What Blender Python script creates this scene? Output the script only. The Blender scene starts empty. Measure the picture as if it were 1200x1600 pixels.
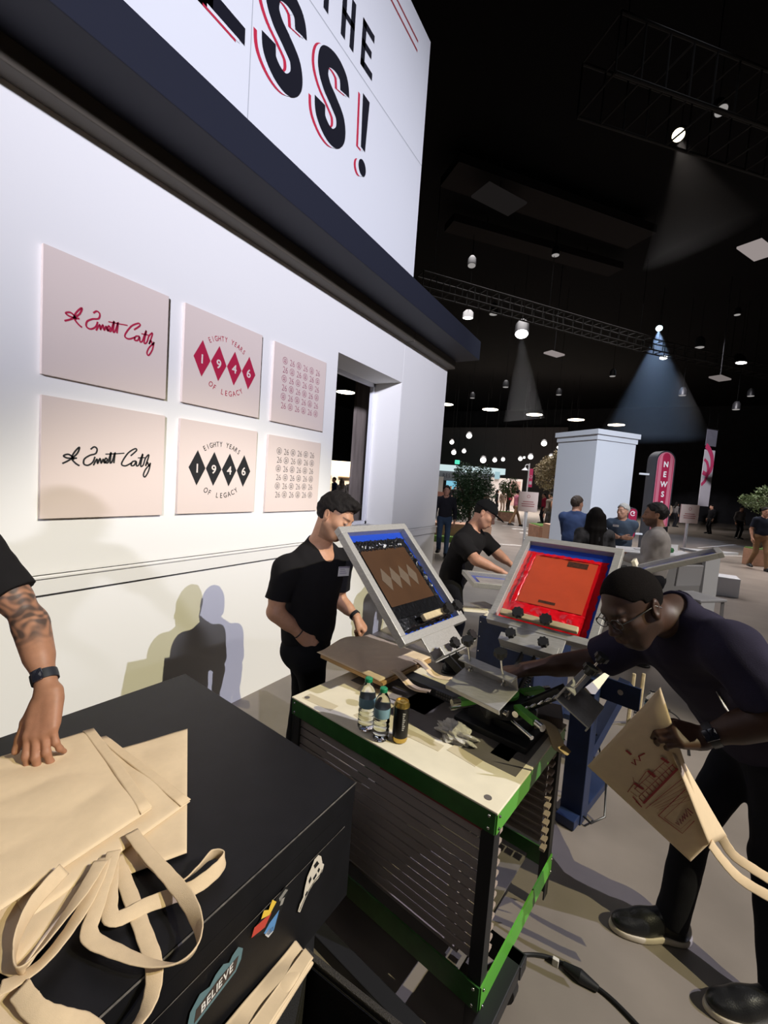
import bpy, bmesh, math, random
import numpy as np
from mathutils import Vector, Matrix
scene = bpy.context.scene
COL = scene.collection
PI = math.pi
random.seed(7)

# ------------------------------------------------------------------ camera
CAM_H = 1.75
CAM_F = 680.0                                   # focal length in pixels of the 1200x1600 frame
_yaw, _pitch, _roll = (math.radians(a) for a in (30.771, -4.1155, 4.0858))
_F = Vector((-math.sin(_yaw)*math.cos(_pitch), math.cos(_yaw)*math.cos(_pitch), math.sin(_pitch)))
_r = Vector((math.cos(_yaw), math.sin(_yaw), 0)); _u = _r.cross(_F)
_R = math.cos(_roll)*_r + math.sin(_roll)*_u
_U = -math.sin(_roll)*_r + math.cos(_roll)*_u
CAM = Vector((0, 0, CAM_H))
cd = bpy.data.cameras.new('camera'); cam = bpy.data.objects.new('camera', cd); COL.objects.link(cam)
cd.sensor_fit = 'AUTO'; cd.sensor_width = 36.0; cd.lens = CAM_F/1600*36.0
cd.clip_start = 0.02; cd.clip_end = 300
cam.matrix_world = Matrix(((_R.x, _U.x, -_F.x, 0), (_R.y, _U.y, -_F.y, 0), (_R.z, _U.z, -_F.z, CAM_H), (0, 0, 0, 1)))
scene.camera = cam

def at(px, py, d):
    """point at depth d seen at photo position px, py"""
    return CAM + ((px-600)/CAM_F*_R - (py-800)/CAM_F*_U + _F)*d
def at_z(px, py, z):
    r = (px-600)/CAM_F*_R - (py-800)/CAM_F*_U + _F
    return CAM + r*((z-CAM_H)/r.z)
def at_x(px, py, x):
    r = (px-600)/CAM_F*_R - (py-800)/CAM_F*_U + _F
    return CAM + r*(x/r.x)

# ------------------------------------------------------------------ world, exposure
scene.view_settings.view_transform = 'Standard'
scene.view_settings.look = 'None'
scene.view_settings.gamma = 1.0
scene.view_settings.use_curve_mapping = False
scene.view_settings.exposure = 0.0
w = bpy.data.worlds.new('hall_darkness'); scene.world = w; w.use_nodes = True
w.node_tree.nodes['Background'].inputs[0].default_value = (0.55, 0.55, 0.75, 1)
w.node_tree.nodes['Background'].inputs[1].default_value = 0.004
scene.cycles.max_bounces = 6
scene.cycles.diffuse_bounces = 3
scene.cycles.glossy_bounces = 3
scene.cycles.transmission_bounces = 8
scene.cycles.volume_bounces = 0
scene.cycles.sample_clamp_indirect = 3.0
scene.cycles.caustics_reflective = False
scene.cycles.caustics_refractive = False

# ------------------------------------------------------------------ main lights
def aim(o, tgt):
    o.rotation_euler = (Vector(tgt)-o.location).to_track_quat('-Z', 'Y').to_euler()
def spot(name, loc, tgt, power, color, deg, blend, size):
    ld = bpy.data.lights.new(name, 'SPOT'); ld.energy = power; ld.color = color
    ld.spot_size = math.radians(deg); ld.spot_blend = blend; ld.shadow_soft_size = size
    o = bpy.data.objects.new(name, ld); COL.objects.link(o); o.location = loc; aim(o, tgt); return o
def area(name, loc, tgt, power, color, sx, sy):
    ld = bpy.data.lights.new(name, 'AREA'); ld.shape = 'RECTANGLE'; ld.size = sx; ld.size_y = sy
    ld.energy = power; ld.color = color; ld.spread = math.radians(95)
    o = bpy.data.objects.new(name, ld); COL.objects.link(o); o.location = loc; aim(o, tgt); return o
# two key spots on the truss to the right: they throw the double shadow on the wall
WARM = spot('warm_key_light', (8.5, 1.30, 8.80), (-0.95, 2.0, 0.0), 5000, (1.0, 0.91, 0.56), 26.0, 0.4, 0.03)
COOL = spot('cool_key_light', (8.5, 3.00, 8.45), (-0.95, 2.0, 0.0), 4300, (0.76, 0.77, 1.0), 25.0, 0.4, 0.03)
# far, flat lilac wash on the sign and the upper wall
WASH = spot('lilac_wall_wash', (16.5, -22.0, 8.6), (-2.4, 2.1, 4.15), 80000, (0.83, 0.84, 1.0), 12.6, 1.0, 1.0)
# overhead washes added to light the aisle, the counter and the far hall
area('hall_wash_near', (1.5, 7.5, 9.5), (0.3, 7.5, 0), 25, (0.88, 0.90, 1.0), 4, 4)
area('hall_wash_middle', (-4.0, 17.0, 9.5), (-3.8, 16.0, 0), 900, (1.0, 0.95, 0.95), 8, 8)
area('hall_wash_far', (-9.0, 36.0, 9.5), (-9.0, 35.0, 0), 3200, (1.0, 0.93, 0.88), 14, 10)
area('hall_wash_right', (6.0, 17.0, 9.5), (5.0, 16.0, 0), 600, (1.0, 0.93, 0.90), 6, 6)
area('front_fill', (0.5, -7.0, 9.5), (0.5, 0.5, 0), 15, (1.0, 0.94, 0.90), 4, 4)  # fill added behind the camera for front faces in shade
spot('banner_fill', (1.0, 16.0, 9.8), (2.75, 31.0, 4.3), 9000, (1.0, 0.95, 1.0), 20, 0.5, 0.1)  # spot added to make the banner brighter
spot('aisle_spot', (-1.2, 5.0, 9.8), (-2.3, 7.4, 0), 2600, (0.80, 0.88, 1.0), 25, 0.6, 0.1)
spot('kiosk_fill', (4.5, -1.0, 9.0), (-0.7, 10.2, 2.3), 9000, (0.84, 0.90, 1.0), 17, 0.5, 0.1)  # spot added to brighten the front of the white column
spot('stand_spot', (9.0, 4.0, 9.0), (0.2, 7.0, 1.2), 2600, (1.0, 0.92, 0.86), 26, 0.7, 0.1)

# ------------------------------------------------------------------ materials
MATS = {}
def mat(name, color=(.5,.5,.5), rough=.6, metal=0.0, noise=0.0, nscale=30.0, bump=0.0, bscale=80.0, spec=.5, emit=None, estr=0.0, trans=0.0, ior=1.45, attr=False, coat=0.0, sheen=0.0, stretch=None, alpha=1.0):
    if name in MATS: return MATS[name]
    m = bpy.data.materials.new(name); m.use_nodes = True; nt = m.node_tree
    b = nt.nodes['Principled BSDF']
    b.inputs['Base Color'].default_value = (*color, 1); b.inputs['Roughness'].default_value = rough
    b.inputs['Metallic'].default_value = metal; b.inputs['Specular IOR Level'].default_value = spec
    b.inputs['Transmission Weight'].default_value = trans; b.inputs['IOR'].default_value = ior
    b.inputs['Coat Weight'].default_value = coat; b.inputs['Sheen Weight'].default_value = sheen
    b.inputs['Alpha'].default_value = alpha
    if emit: b.inputs['Emission Color'].default_value = (*emit, 1); b.inputs['Emission Strength'].default_value = estr
    src = None
    if attr:
        a = nt.nodes.new('ShaderNodeAttribute'); a.attribute_name = 'Col'; src = a.outputs['Color']
        nt.links.new(src, b.inputs['Base Color'])
    if noise or bump:
        tc = nt.nodes.new('ShaderNodeTexCoord'); co = tc.outputs['Object']
        if stretch:
            mp = nt.nodes.new('ShaderNodeMapping'); mp.inputs['Scale'].default_value = stretch
            nt.links.new(co, mp.inputs['Vector']); co = mp.outputs['Vector']
    if noise:
        n = nt.nodes.new('ShaderNodeTexNoise'); n.inputs['Scale'].default_value = nscale; n.inputs['Detail'].default_value = 5
        nt.links.new(co, n.inputs['Vector'])
        mr = nt.nodes.new('ShaderNodeMapRange'); mr.inputs['From Min'].default_value = .3; mr.inputs['From Max'].default_value = .7
        mr.inputs['To Min'].default_value = 1-noise; mr.inputs['To Max'].default_value = 1+noise
        nt.links.new(n.outputs['Fac'], mr.inputs['Value'])
        mx = nt.nodes.new('ShaderNodeVectorMath'); mx.operation = 'SCALE'
        if src: nt.links.new(src, mx.inputs[0])
        else: mx.inputs[0].default_value = color
        nt.links.new(mr.outputs['Result'], mx.inputs['Scale']); nt.links.new(mx.outputs['Vector'], b.inputs['Base Color'])
    if bump:
        n2 = nt.nodes.new('ShaderNodeTexNoise'); n2.inputs['Scale'].default_value = bscale; n2.inputs['Detail'].default_value = 4
        nt.links.new(co, n2.inputs['Vector'])
        bp = nt.nodes.new('ShaderNodeBump'); bp.inputs['Strength'].default_value = bump; bp.inputs['Distance'].default_value = .004
        nt.links.new(n2.outputs['Fac'], bp.inputs['Height']); nt.links.new(bp.outputs['Normal'], b.inputs['Normal'])
    MATS[name] = m; return m
def glow(name, color, strength):
    if name in MATS: return MATS[name]
    m = bpy.data.materials.new(name); m.use_nodes = True; nt = m.node_tree; nt.nodes.clear()
    e = nt.nodes.new('ShaderNodeEmission'); o = nt.nodes.new('ShaderNodeOutputMaterial')
    e.inputs[0].default_value = (*color, 1); e.inputs[1].default_value = strength
    nt.links.new(e.outputs[0], o.inputs[0]); MATS[name] = m; return m
def srgb(r, g, b):
    f = lambda c: (c/255/12.92 if c/255 <= .04045 else ((c/255+.055)/1.055)**2.4)
    return (f(r), f(g), f(b))

# ------------------------------------------------------------------ objects
def tag(o, label=None, cat=None, group=None, kind=None):
    if label: o['label'] = label
    if cat: o['category'] = cat
    if group: o['group'] = group
    if kind: o['kind'] = kind
    return o
def thing(name, loc, label, cat, group=None, rot=0.0):
    o = bpy.data.objects.new(name, None); COL.objects.link(o); o.location = loc; o.rotation_euler = (0, 0, rot)
    o.empty_display_size = .05
    return tag(o, label, cat, group)
def link(name, me, m=None, parent=None, smooth=False, label=None):
    o = bpy.data.objects.new(name, me); COL.objects.link(o)
    if m is not None:
        for mm in (m if isinstance(m, (list, tuple)) else [m]): me.materials.append(mm)
    if parent is not None: o.parent = parent
    if smooth: me.polygons.foreach_set('use_smooth', [True]*len(me.polygons))
    if label: o['label'] = label
    return o
def dup(root, loc=None, rotz=None, label=None, group=None):
    c = root.copy(); COL.objects.link(c)
    if loc is not None: c.location = loc
    if rotz is not None: c.rotation_euler = (0, 0, rotz)
    if label: c['label'] = label
    if group: c['group'] = group
    for ch in list(root.children):
        d = ch.copy(); COL.objects.link(d); d.parent = c
        for g in list(ch.children):
            e = g.copy(); COL.objects.link(e); e.parent = d
    return c

class MB:
    """collects simple solids into one mesh"""
    def __init__(s): s.bm = bmesh.new()
    def _xf(s, vs, M):
        if M is not None: bmesh.ops.transform(s.bm, matrix=M, verts=vs)
        return vs
    def box(s, c, size, M=None, bev=0.0, seg=2):
        r = bmesh.ops.create_cube(s.bm, size=1.0); vs = r['verts']
        for v in vs: v.co = Vector((v.co.x*size[0]+c[0], v.co.y*size[1]+c[1], v.co.z*size[2]+c[2]))
        if bev > 0:
            es = list({e for v in vs for e in v.link_edges})
            r = bmesh.ops.bevel(s.bm, geom=es, offset=bev, segments=seg, profile=.5, affect='EDGES')
            vs = list({v for f in r['faces'] for v in f.verts} | {v for v in vs if v.is_valid})
        return s._xf(vs, M)
    def span(s, a, b, size, up=(0, 0, 1), bev=0.0, ext=0.0):
        """box bar from a to b with cross-section size (sideways, upwards)"""
        a, b = Vector(a), Vector(b); d = b-a; L = d.length; x = d.normalized(); y = Vector(up).cross(x)
        if y.length < 1e-5: y = Vector((0, 1, 0)).cross(x)
        y.normalize(); z = x.cross(y)
        M = Matrix(((x.x, y.x, z.x, a.x), (x.y, y.y, z.y, a.y), (x.z, y.z, z.z, a.z), (0, 0, 0, 1)))
        return s.box((L/2, 0, 0), (L+2*ext, size[0], size[1]), M, bev)
    def cyl(s, a, b, r, r2=None, n=20, caps=True):
        a, b = Vector(a), Vector(b); d = b-a
        M = Matrix.Translation((a+b)/2) @ d.to_track_quat('Z', 'Y').to_matrix().to_4x4()
        r_ = bmesh.ops.create_cone(s.bm, cap_ends=caps, segments=n, radius1=r, radius2=r if r2 is None else r2, depth=d.length)
        return s._xf(r_['verts'], M)
    def ball(s, c, r, M=None, n=16):
        r_ = bmesh.ops.create_uvsphere(s.bm, u_segments=n, v_segments=max(6, n//2), radius=1.0)
        rr = r if isinstance(r, (tuple, list)) else (r, r, r)
        for v in r_['verts']: v.co = Vector((v.co.x*rr[0], v.co.y*rr[1], v.co.z*rr[2]))
        T = Matrix.Translation(c)
        return s._xf(r_['verts'], T @ M if M is not None else T)
    def lathe(s, prof, c=(0, 0, 0), n=24, M=None):
        rings = []
        for r, z in prof:
            rings.append([s.bm.verts.new((c[0]+r*math.cos(2*PI*i/n), c[1]+r*math.sin(2*PI*i/n), c[2]+z)) for i in range(n)])
        for a, b in zip(rings, rings[1:]):
            for i in range(n): s.bm.faces.new((a[i], a[(i+1) % n], b[(i+1) % n], b[i]))
        if prof[0][0] > 1e-4: s.bm.faces.new(rings[0][::-1])
        if prof[-1][0] > 1e-4: s.bm.faces.new(rings[-1])
        vs = [v for r in rings for v in r]
        return s._xf(vs, M)
    def tube(s, pts, r, n=8, closed=False):
        pts = [Vector(p) for p in pts]; rings = []; up = Vector((0, 0, 1)); N = len(pts)
        for i, p in enumerate(pts):
            if closed: t = (pts[(i+1) % N]-pts[i-1])
            else: t = pts[min(i+1, N-1)]-pts[max(i-1, 0)]
            t.normalize()
            x = up.cross(t)
            if x.length < .05: x = Vector((1, 0, 0)).cross(t)
            x.normalize(); y = t.cross(x)
            rr = r[i] if isinstance(r, (list, tuple)) else r
            rings.append([s.bm.verts.new(p+x*rr*math.cos(2*PI*k/n)+y*rr*math.sin(2*PI*k/n)) for k in range(n)])
        pr = list(zip(rings, rings[1:]))
        if closed: pr.append((rings[-1], rings[0]))
        for a, b in pr:
            for i in range(n): s.bm.faces.new((a[i], a[(i+1) % n], b[(i+1) % n], b[i]))
        if not closed: s.bm.faces.new(rings[0][::-1]); s.bm.faces.new(rings[-1])
    def prism(s, pts, z0, z1, M=None):
        lo = [s.bm.verts.new((p[0], p[1], z0)) for p in pts]; hi = [s.bm.verts.new((p[0], p[1], z1)) for p in pts]
        n = len(pts)
        s.bm.faces.new(lo[::-1]); s.bm.faces.new(hi)
        for i in range(n): s.bm.faces.new((lo[i], lo[(i+1) % n], hi[(i+1) % n], hi[i]))
        return s._xf(lo+hi, M)
    def quad(s, *pts):
        s.bm.faces.new([s.bm.verts.new(p) for p in pts])
    def build(s, name, m=None, parent=None, smooth=False, label=None, M=None, fix=True):
        if M is not None: bmesh.ops.transform(s.bm, matrix=M, verts=s.bm.verts[:])
        if fix: bmesh.ops.recalc_face_normals(s.bm, faces=s.bm.faces[:])
        me = bpy.data.meshes.new(name); s.bm.to_mesh(me); s.bm.free()
        o = link(name, me, m, parent, False, label)
        if smooth:
            me.polygons.foreach_set('use_smooth', [True]*len(me.polygons))
            me.set_sharp_from_angle(angle=math.radians(38))
        return o
def spline(pts, n=8):
    """Catmull-Rom through pts"""
    P = [Vector(p) for p in pts]; out = []
    for i in range(len(P)-1):
        p0, p1, p2, p3 = P[max(i-1, 0)], P[i], P[i+1], P[min(i+2, len(P)-1)]
        for k in range(n):
            t = k/n
            out.append(.5*((2*p1)+(p2-p0)*t+(2*p0-5*p1+4*p2-p3)*t*t+(3*p1-p0-3*p2+p3)*t**3))
    out.append(P[-1]); return out

# ------------------------------------------------------------------ flat lettering
_G = {}
def glyph(ch, bold=0.0):
    """(verts, faces, advance) of a letter, 1 unit high font size"""
    k = (ch, bold)
    if k in _G: return _G[k]
    cu = bpy.data.curves.new('letter', 'FONT'); cu.body = ch; cu.size = 1.0; cu.resolution_u = 5; cu.offset = bold
    ob = bpy.data.objects.new('letter', cu); COL.objects.link(ob)
    dg = bpy.context.evaluated_depsgraph_get(); dg.update()
    me = bpy.data.meshes.new_from_object(ob.evaluated_get(dg))
    vs = [(v.co.x, v.co.y) for v in me.vertices]; fs = [list(p.vertices) for p in me.polygons]
    bpy.data.objects.remove(ob); bpy.data.curves.remove(cu); bpy.data.meshes.remove(me)
    x0 = min((v[0] for v in vs), default=0); x1 = max((v[0] for v in vs), default=.3)
    _G[k] = ([(v[0]-x0, v[1]) for v in vs], fs, x1-x0); return _G[k]
class Ink:
    """flat artwork in a plane: u to the right, v up, kept a hair above its board"""
    def __init__(s): s.v = []; s.f = []
    def poly(s, pts):
        n = len(s.v); s.v += [(p[0], p[1]) for p in pts]; s.f.append(list(range(n, n+len(pts))))
    def letter(s, ch, u, v, h, sx=1.0, ang=0.0, bold=0.0, center=True):
        vs, fs, adv = glyph(ch, bold); n = len(s.v); c, q = math.cos(ang), math.sin(ang)
        k = h/.73                                            # cap height of the font
        for x, y in vs:
            xx = (x-(adv/2 if center else 0))*k*sx; yy = y*k
            s.v.append((u+xx*c-yy*q, v+xx*q+yy*c))
        s.f += [[i+n for i in f] for f in fs]; return adv*k*sx
    def text(s, t, u, v, h, sx=1.0, gap=.16, bold=0.0, align='c'):
        ws = [(.34*h if ch == ' ' else glyph(ch, bold)[2]*h/.73*sx) for ch in t]
        tot = sum(ws)+gap*h*(len(t)-1); x = u-(tot/2 if align == 'c' else 0)
        for ch, wd in zip(t, ws):
            if ch != ' ': s.letter(ch, x, v, h, sx, 0, bold, False)
            x += wd+gap*h
        return tot
    def arc(s, t, u, v, r, a0, a1, h, sx=1.0, inside=False, bold=0.0):
        """letters spread over an arc, angles in degrees"""
        n = len(t)
        for i, ch in enumerate(t):
            if ch == ' ': continue
            a = math.radians(a0+(a1-a0)*i/(n-1))
            s.letter(ch, u+r*math.cos(a), v+r*math.sin(a), h, sx, a+(PI/2 if inside else -PI/2), bold)
    def stroke(s, pts, wd, n=6, caps=True):
        P = spline([(p[0], p[1], 0) for p in pts], n) if n else [Vector((p[0], p[1], 0)) for p in pts]
        L = []; Rr = []
        for i, p in enumerate(P):
            t = P[min(i+1, len(P)-1)]-P[max(i-1, 0)]
            if t.length < 1e-9: t = Vector((1, 0, 0))
            t.normalize(); nrm = Vector((-t.y, t.x, 0))
            ww = wd[i*len(wd)//len(P)] if isinstance(wd, (list, tuple)) else wd
            L.append(p+nrm*ww/2); Rr.append(p-nrm*ww/2)
        for i in range(len(P)-1): s.poly([L[i], L[i+1], Rr[i+1], Rr[i]][::-1])
    def ring(s, u, v, r, wd, n=24, a0=0, a1=360):
        for i in range(n):
            a, b = math.radians(a0+(a1-a0)*i/n), math.radians(a0+(a1-a0)*(i+1)/n)
            s.poly([(u+(r-wd/2)*math.cos(a), v+(r-wd/2)*math.sin(a)), (u+(r+wd/2)*math.cos(a), v+(r+wd/2)*math.sin(a)),
                    (u+(r+wd/2)*math.cos(b), v+(r+wd/2)*math.sin(b)), (u+(r-wd/2)*math.cos(b), v+(r-wd/2)*math.sin(b))])
    def disc(s, u, v, ru, rv=None, n=24, ang=0):
        rv = ru if rv is None else rv; c, q = math.cos(ang), math.sin(ang)
        s.poly([(u+ru*math.cos(2*PI*i/n)*c-rv*math.sin(2*PI*i/n)*q, v+ru*math.cos(2*PI*i/n)*q+rv*math.sin(2*PI*i/n)*c) for i in range(n)])
    def build(s, name, m, parent, org, uax, vax, lift=.0012, label=None):
        org, uax, vax = Vector(org), Vector(uax), Vector(vax); nrm = uax.cross(vax).normalized()
        me = bpy.data.meshes.new(name)
        me.from_pydata([tuple(org+uax*a+vax*b+nrm*lift) for a, b in s.v], [], s.f); me.update()
        return link(name, me, m, parent, False, label)
# ------------------------------------------------------------------ sculpted bodies
def V3(p): return np.array((p[0], p[1], p[2]), np.float32)
class Cone:
    """tapered limb from a to b; flat=(axis, factor) squeezes its section along an axis; clip cuts it with planes (point, outward normal)"""
    def __init__(s, a, b, ra, rb=None, flat=None, clip=()):
        s.a, s.b = V3(a), V3(b); s.ra = ra; s.rb = ra if rb is None else rb; s.flat = flat; s.clip = clip
    def bounds(s):
        m = max(s.ra, s.rb)*(max(1.0, s.flat[1]) if s.flat else 1)
        return np.minimum(s.a, s.b)-m, np.maximum(s.a, s.b)+m
    def ev(s, x, y, z):
        d = s.b-s.a; L = float(d@d)+1e-12
        px, py, pz = x-s.a[0], y-s.a[1], z-s.a[2]
        t = np.clip((px*d[0]+py*d[1]+pz*d[2])/L, 0, 1)
        qx, qy, qz = px-t*d[0], py-t*d[1], pz-t*d[2]
        if s.flat:
            n = V3(Vector(s.flat[0]).normalized()); k = 1/s.flat[1]-1; e = qx*n[0]+qy*n[1]+qz*n[2]
            qx, qy, qz = qx+n[0]*e*k, qy+n[1]*e*k, qz+n[2]*e*k
        r = s.ra+(s.rb-s.ra)*t
        v = np.sqrt(qx*qx+qy*qy+qz*qz)-r
        if s.flat: v = v*min(1.0, .5+.5*s.flat[1])
        for p, n in s.clip:
            n = Vector(n).normalized(); v = np.maximum(v, (x-p[0])*n[0]+(y-p[1])*n[1]+(z-p[2])*n[2])
        return v
class Ell:
    def __init__(s, c, r, R=None, clip=()):
        s.c = V3(c); s.r = V3(r); s.R = np.eye(3, dtype=np.float32) if R is None else np.array(R, np.float32); s.clip = clip
    def bounds(s):
        e = np.sqrt(((s.R*s.r[None, :])**2).sum(1)); return s.c-e, s.c+e
    def ev(s, x, y, z):
        px, py, pz = x-s.c[0], y-s.c[1], z-s.c[2]; k0 = 0; k1 = 0
        for i in range(3):
            q = px*s.R[0, i]+py*s.R[1, i]+pz*s.R[2, i]
            k0 = k0+(q/s.r[i])**2; k1 = k1+(q/s.r[i]**2)**2
        k0 = np.sqrt(k0)
        v = k0*(k0-1)/np.maximum(np.sqrt(k1), 1e-6)
        v = np.where(k0 < .05, -float(s.r.min()), v)
        for p, n in s.clip:
            n = Vector(n).normalized(); v = np.maximum(v, (x-p[0])*n[0]+(y-p[1])*n[1]+(z-p[2])*n[2])
        return v
class RBox:
    def __init__(s, c, h, R=None, rnd=.005):
        s.c = V3(c); s.h = V3(h); s.R = np.eye(3, dtype=np.float32) if R is None else np.array(R, np.float32); s.rnd = rnd
    def bounds(s):
        e = (np.abs(s.R)*s.h[None, :]).sum(1); return s.c-e, s.c+e
    def ev(s, x, y, z):
        px, py, pz = x-s.c[0], y-s.c[1], z-s.c[2]; o = 0; m = None
        for i in range(3):
            q = np.abs(px*s.R[0, i]+py*s.R[1, i]+pz*s.R[2, i])-(s.h[i]-s.rnd)
            o = o+np.maximum(q, 0)**2; m = q if m is None else np.maximum(m, q)
        return np.sqrt(o)+np.minimum(m, 0)-s.rnd
class Sculpt:
    def __init__(s, vox): s.h = vox; s.ops = []
    def add(s, p, k=.02): s.ops.append((0, p, k)); return s
    def sub(s, p, k=.01): s.ops.append((1, p, k)); return s
    def mesh(s, name, m, parent=None, org=(0, 0, 0), colfn=None, wrinkle=None, cut=(), label=None):
        h = s.h; lo = np.full(3, 1e9); hi = -lo
        for op, p, k in s.ops:
            if op == 0: a, b = p.bounds(); lo = np.minimum(lo, a-k*.5); hi = np.maximum(hi, b+k*.5)
        lo = lo-4*h; n = np.ceil((hi+4*h-lo)/h).astype(int)+1
        ax = [(lo[i]+h*np.arange(n[i])).astype(np.float32) for i in range(3)]
        D = np.full(tuple(n), 1.0, np.float32)
        for op, p, k in s.ops:
            a, b = p.bounds(); e = k+3*h
            i0 = np.maximum(np.floor((a-e-lo)/h).astype(int), 0); i1 = np.minimum(np.ceil((b+e-lo)/h).astype(int)+1, n)
            if (i1 <= i0).any(): continue
            sl = tuple(slice(i0[i], i1[i]) for i in range(3))
            v = p.ev(ax[0][sl[0]][:, None, None], ax[1][sl[1]][None, :, None], ax[2][sl[2]][None, None, :])
            d = D[sl]
            if op == 0:
                if k > 0: q = np.maximum(k-np.abs(d-v), 0)/k; D[sl] = np.minimum(d, v)-q*q*k*.25
                else: D[sl] = np.minimum(d, v)
            else:
                v = -v
                if k > 0: q = np.maximum(k-np.abs(d-v), 0)/k; D[sl] = np.maximum(d, v)+q*q*k*.25
                else: D[sl] = np.maximum(d, v)
        if wrinkle:
            amp, fr = wrinkle; X, Y, Z = ax[0][:, None, None], ax[1][None, :, None], ax[2][None, None, :]
            nz = np.sin(X*fr+2.1*np.sin(Z*fr*.7)+1.3*np.sin(Y*fr*.5))*np.sin(Z*fr*.8+1.7*np.sin(Y*fr*.6+X*fr*.4))*.6+np.sin(Y*fr*1.3+2.0*np.sin(X*fr*.8+Z*fr*.5))*.4
            D += (amp*nz).astype(np.float32)
        for p, nn in cut:
            nn = Vector(nn).normalized()
            D = np.maximum(D, ((ax[0]-p[0])*nn[0])[:, None, None]+((ax[1]-p[1])*nn[1])[None, :, None]+((ax[2]-p[2])*nn[2])[None, None, :])
        S = D < 0
        c = [S[i:n[0]-1+i, j:n[1]-1+j, l:n[2]-1+l] for i in (0, 1) for j in (0, 1) for l in (0, 1)]
        anyi = c[0].copy(); alli = c[0].copy()
        for q in c[1:]: anyi |= q; alli &= q
        mask = anyi & ~alli; idx = np.argwhere(mask)
        vid = np.full(mask.shape, -1, np.int32); vid[mask] = np.arange(len(idx), dtype=np.int32)
        acc = np.zeros((len(idx), 3), np.float32); cnt = np.zeros(len(idx), np.float32)
        corners = [(i, j, l) for i in (0, 1) for j in (0, 1) for l in (0, 1)]
        val = {q: D[idx[:, 0]+q[0], idx[:, 1]+q[1], idx[:, 2]+q[2]] for q in corners}
        for q in corners:
            for a in range(3):
                if q[a] == 1: continue
                q2 = list(q); q2[a] = 1; q2 = tuple(q2); d0, d1 = val[q], val[q2]
                x = (d0 < 0) != (d1 < 0)
                t = np.where(x, d0/np.where(x, d0-d1, 1), 0)
                pos = np.array(q, np.float32)[None, :].repeat(len(idx), 0); pos[:, a] += t
                acc[x] += pos[x]; cnt[x] += 1
        P = (idx+acc/np.maximum(cnt, 1)[:, None])*h+lo
        F = []
        for a in range(3):
            b, c2 = (a+1) % 3, (a+2) % 3
            A = [slice(None)]*3; B = [slice(None)]*3; A[a] = slice(0, n[a]-1); B[a] = slice(1, n[a])
            S0, S1 = S[tuple(A)], S[tuple(B)]
            e = np.argwhere(S0 != S1)
            e = e[(e[:, b] > 0) & (e[:, c2] > 0) & (e[:, b] < n[b]-1) & (e[:, c2] < n[c2]-1)]
            if not len(e): continue
            fl = S0[e[:, 0], e[:, 1], e[:, 2]]
            def cell(db, dc):
                f = e.copy(); f[:, b] += db; f[:, c2] += dc; return vid[f[:, 0], f[:, 1], f[:, 2]]
            q = np.stack([cell(-1, -1), cell(0, -1), cell(0, 0), cell(-1, 0)], 1)
            q[~fl] = q[~fl][:, ::-1]; F.append(q)
        F = np.concatenate(F); F = F[(F >= 0).all(1)]
        # one light smoothing pass
        me = bpy.data.meshes.new(name)
        Pl = P-np.array(org, np.float64)[None, :]
        me.vertices.add(len(P)); me.vertices.foreach_set('co', Pl.astype(np.float32).ravel())
        me.loops.add(len(F)*4); me.loops.foreach_set('vertex_index', F.astype(np.int32).ravel())
        me.polygons.add(len(F)); me.polygons.foreach_set('loop_start', np.arange(0, len(F)*4, 4, dtype=np.int32))
        me.update(calc_edges=True)
        if colfn is not None:
            rgb = colfn(P); at_ = me.color_attributes.new('Col', 'FLOAT_COLOR', 'POINT')
            at_.data.foreach_set('color', np.concatenate([rgb, np.ones((len(P), 1))], 1).astype(np.float32).ravel())
        return link(name, me, m, parent, True, label)

def unit(v): return Vector(v).normalized()
def lerp(a, b, t): return Vector(a)*(1-t)+Vector(b)*t
def elbow(s, w_, l1, l2, hint):
    s, w_ = Vector(s), Vector(w_); d = w_-s; L = min(d.length, (l1+l2)*.999); x = d.normalized()
    a = (l1*l1-l2*l2+L*L)/(2*L); hgt = math.sqrt(max(l1*l1-a*a, 0))
    hv = Vector(hint); hv = (hv-x*hv.dot(x)).normalized(); return s+x*a+hv*hgt

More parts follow.
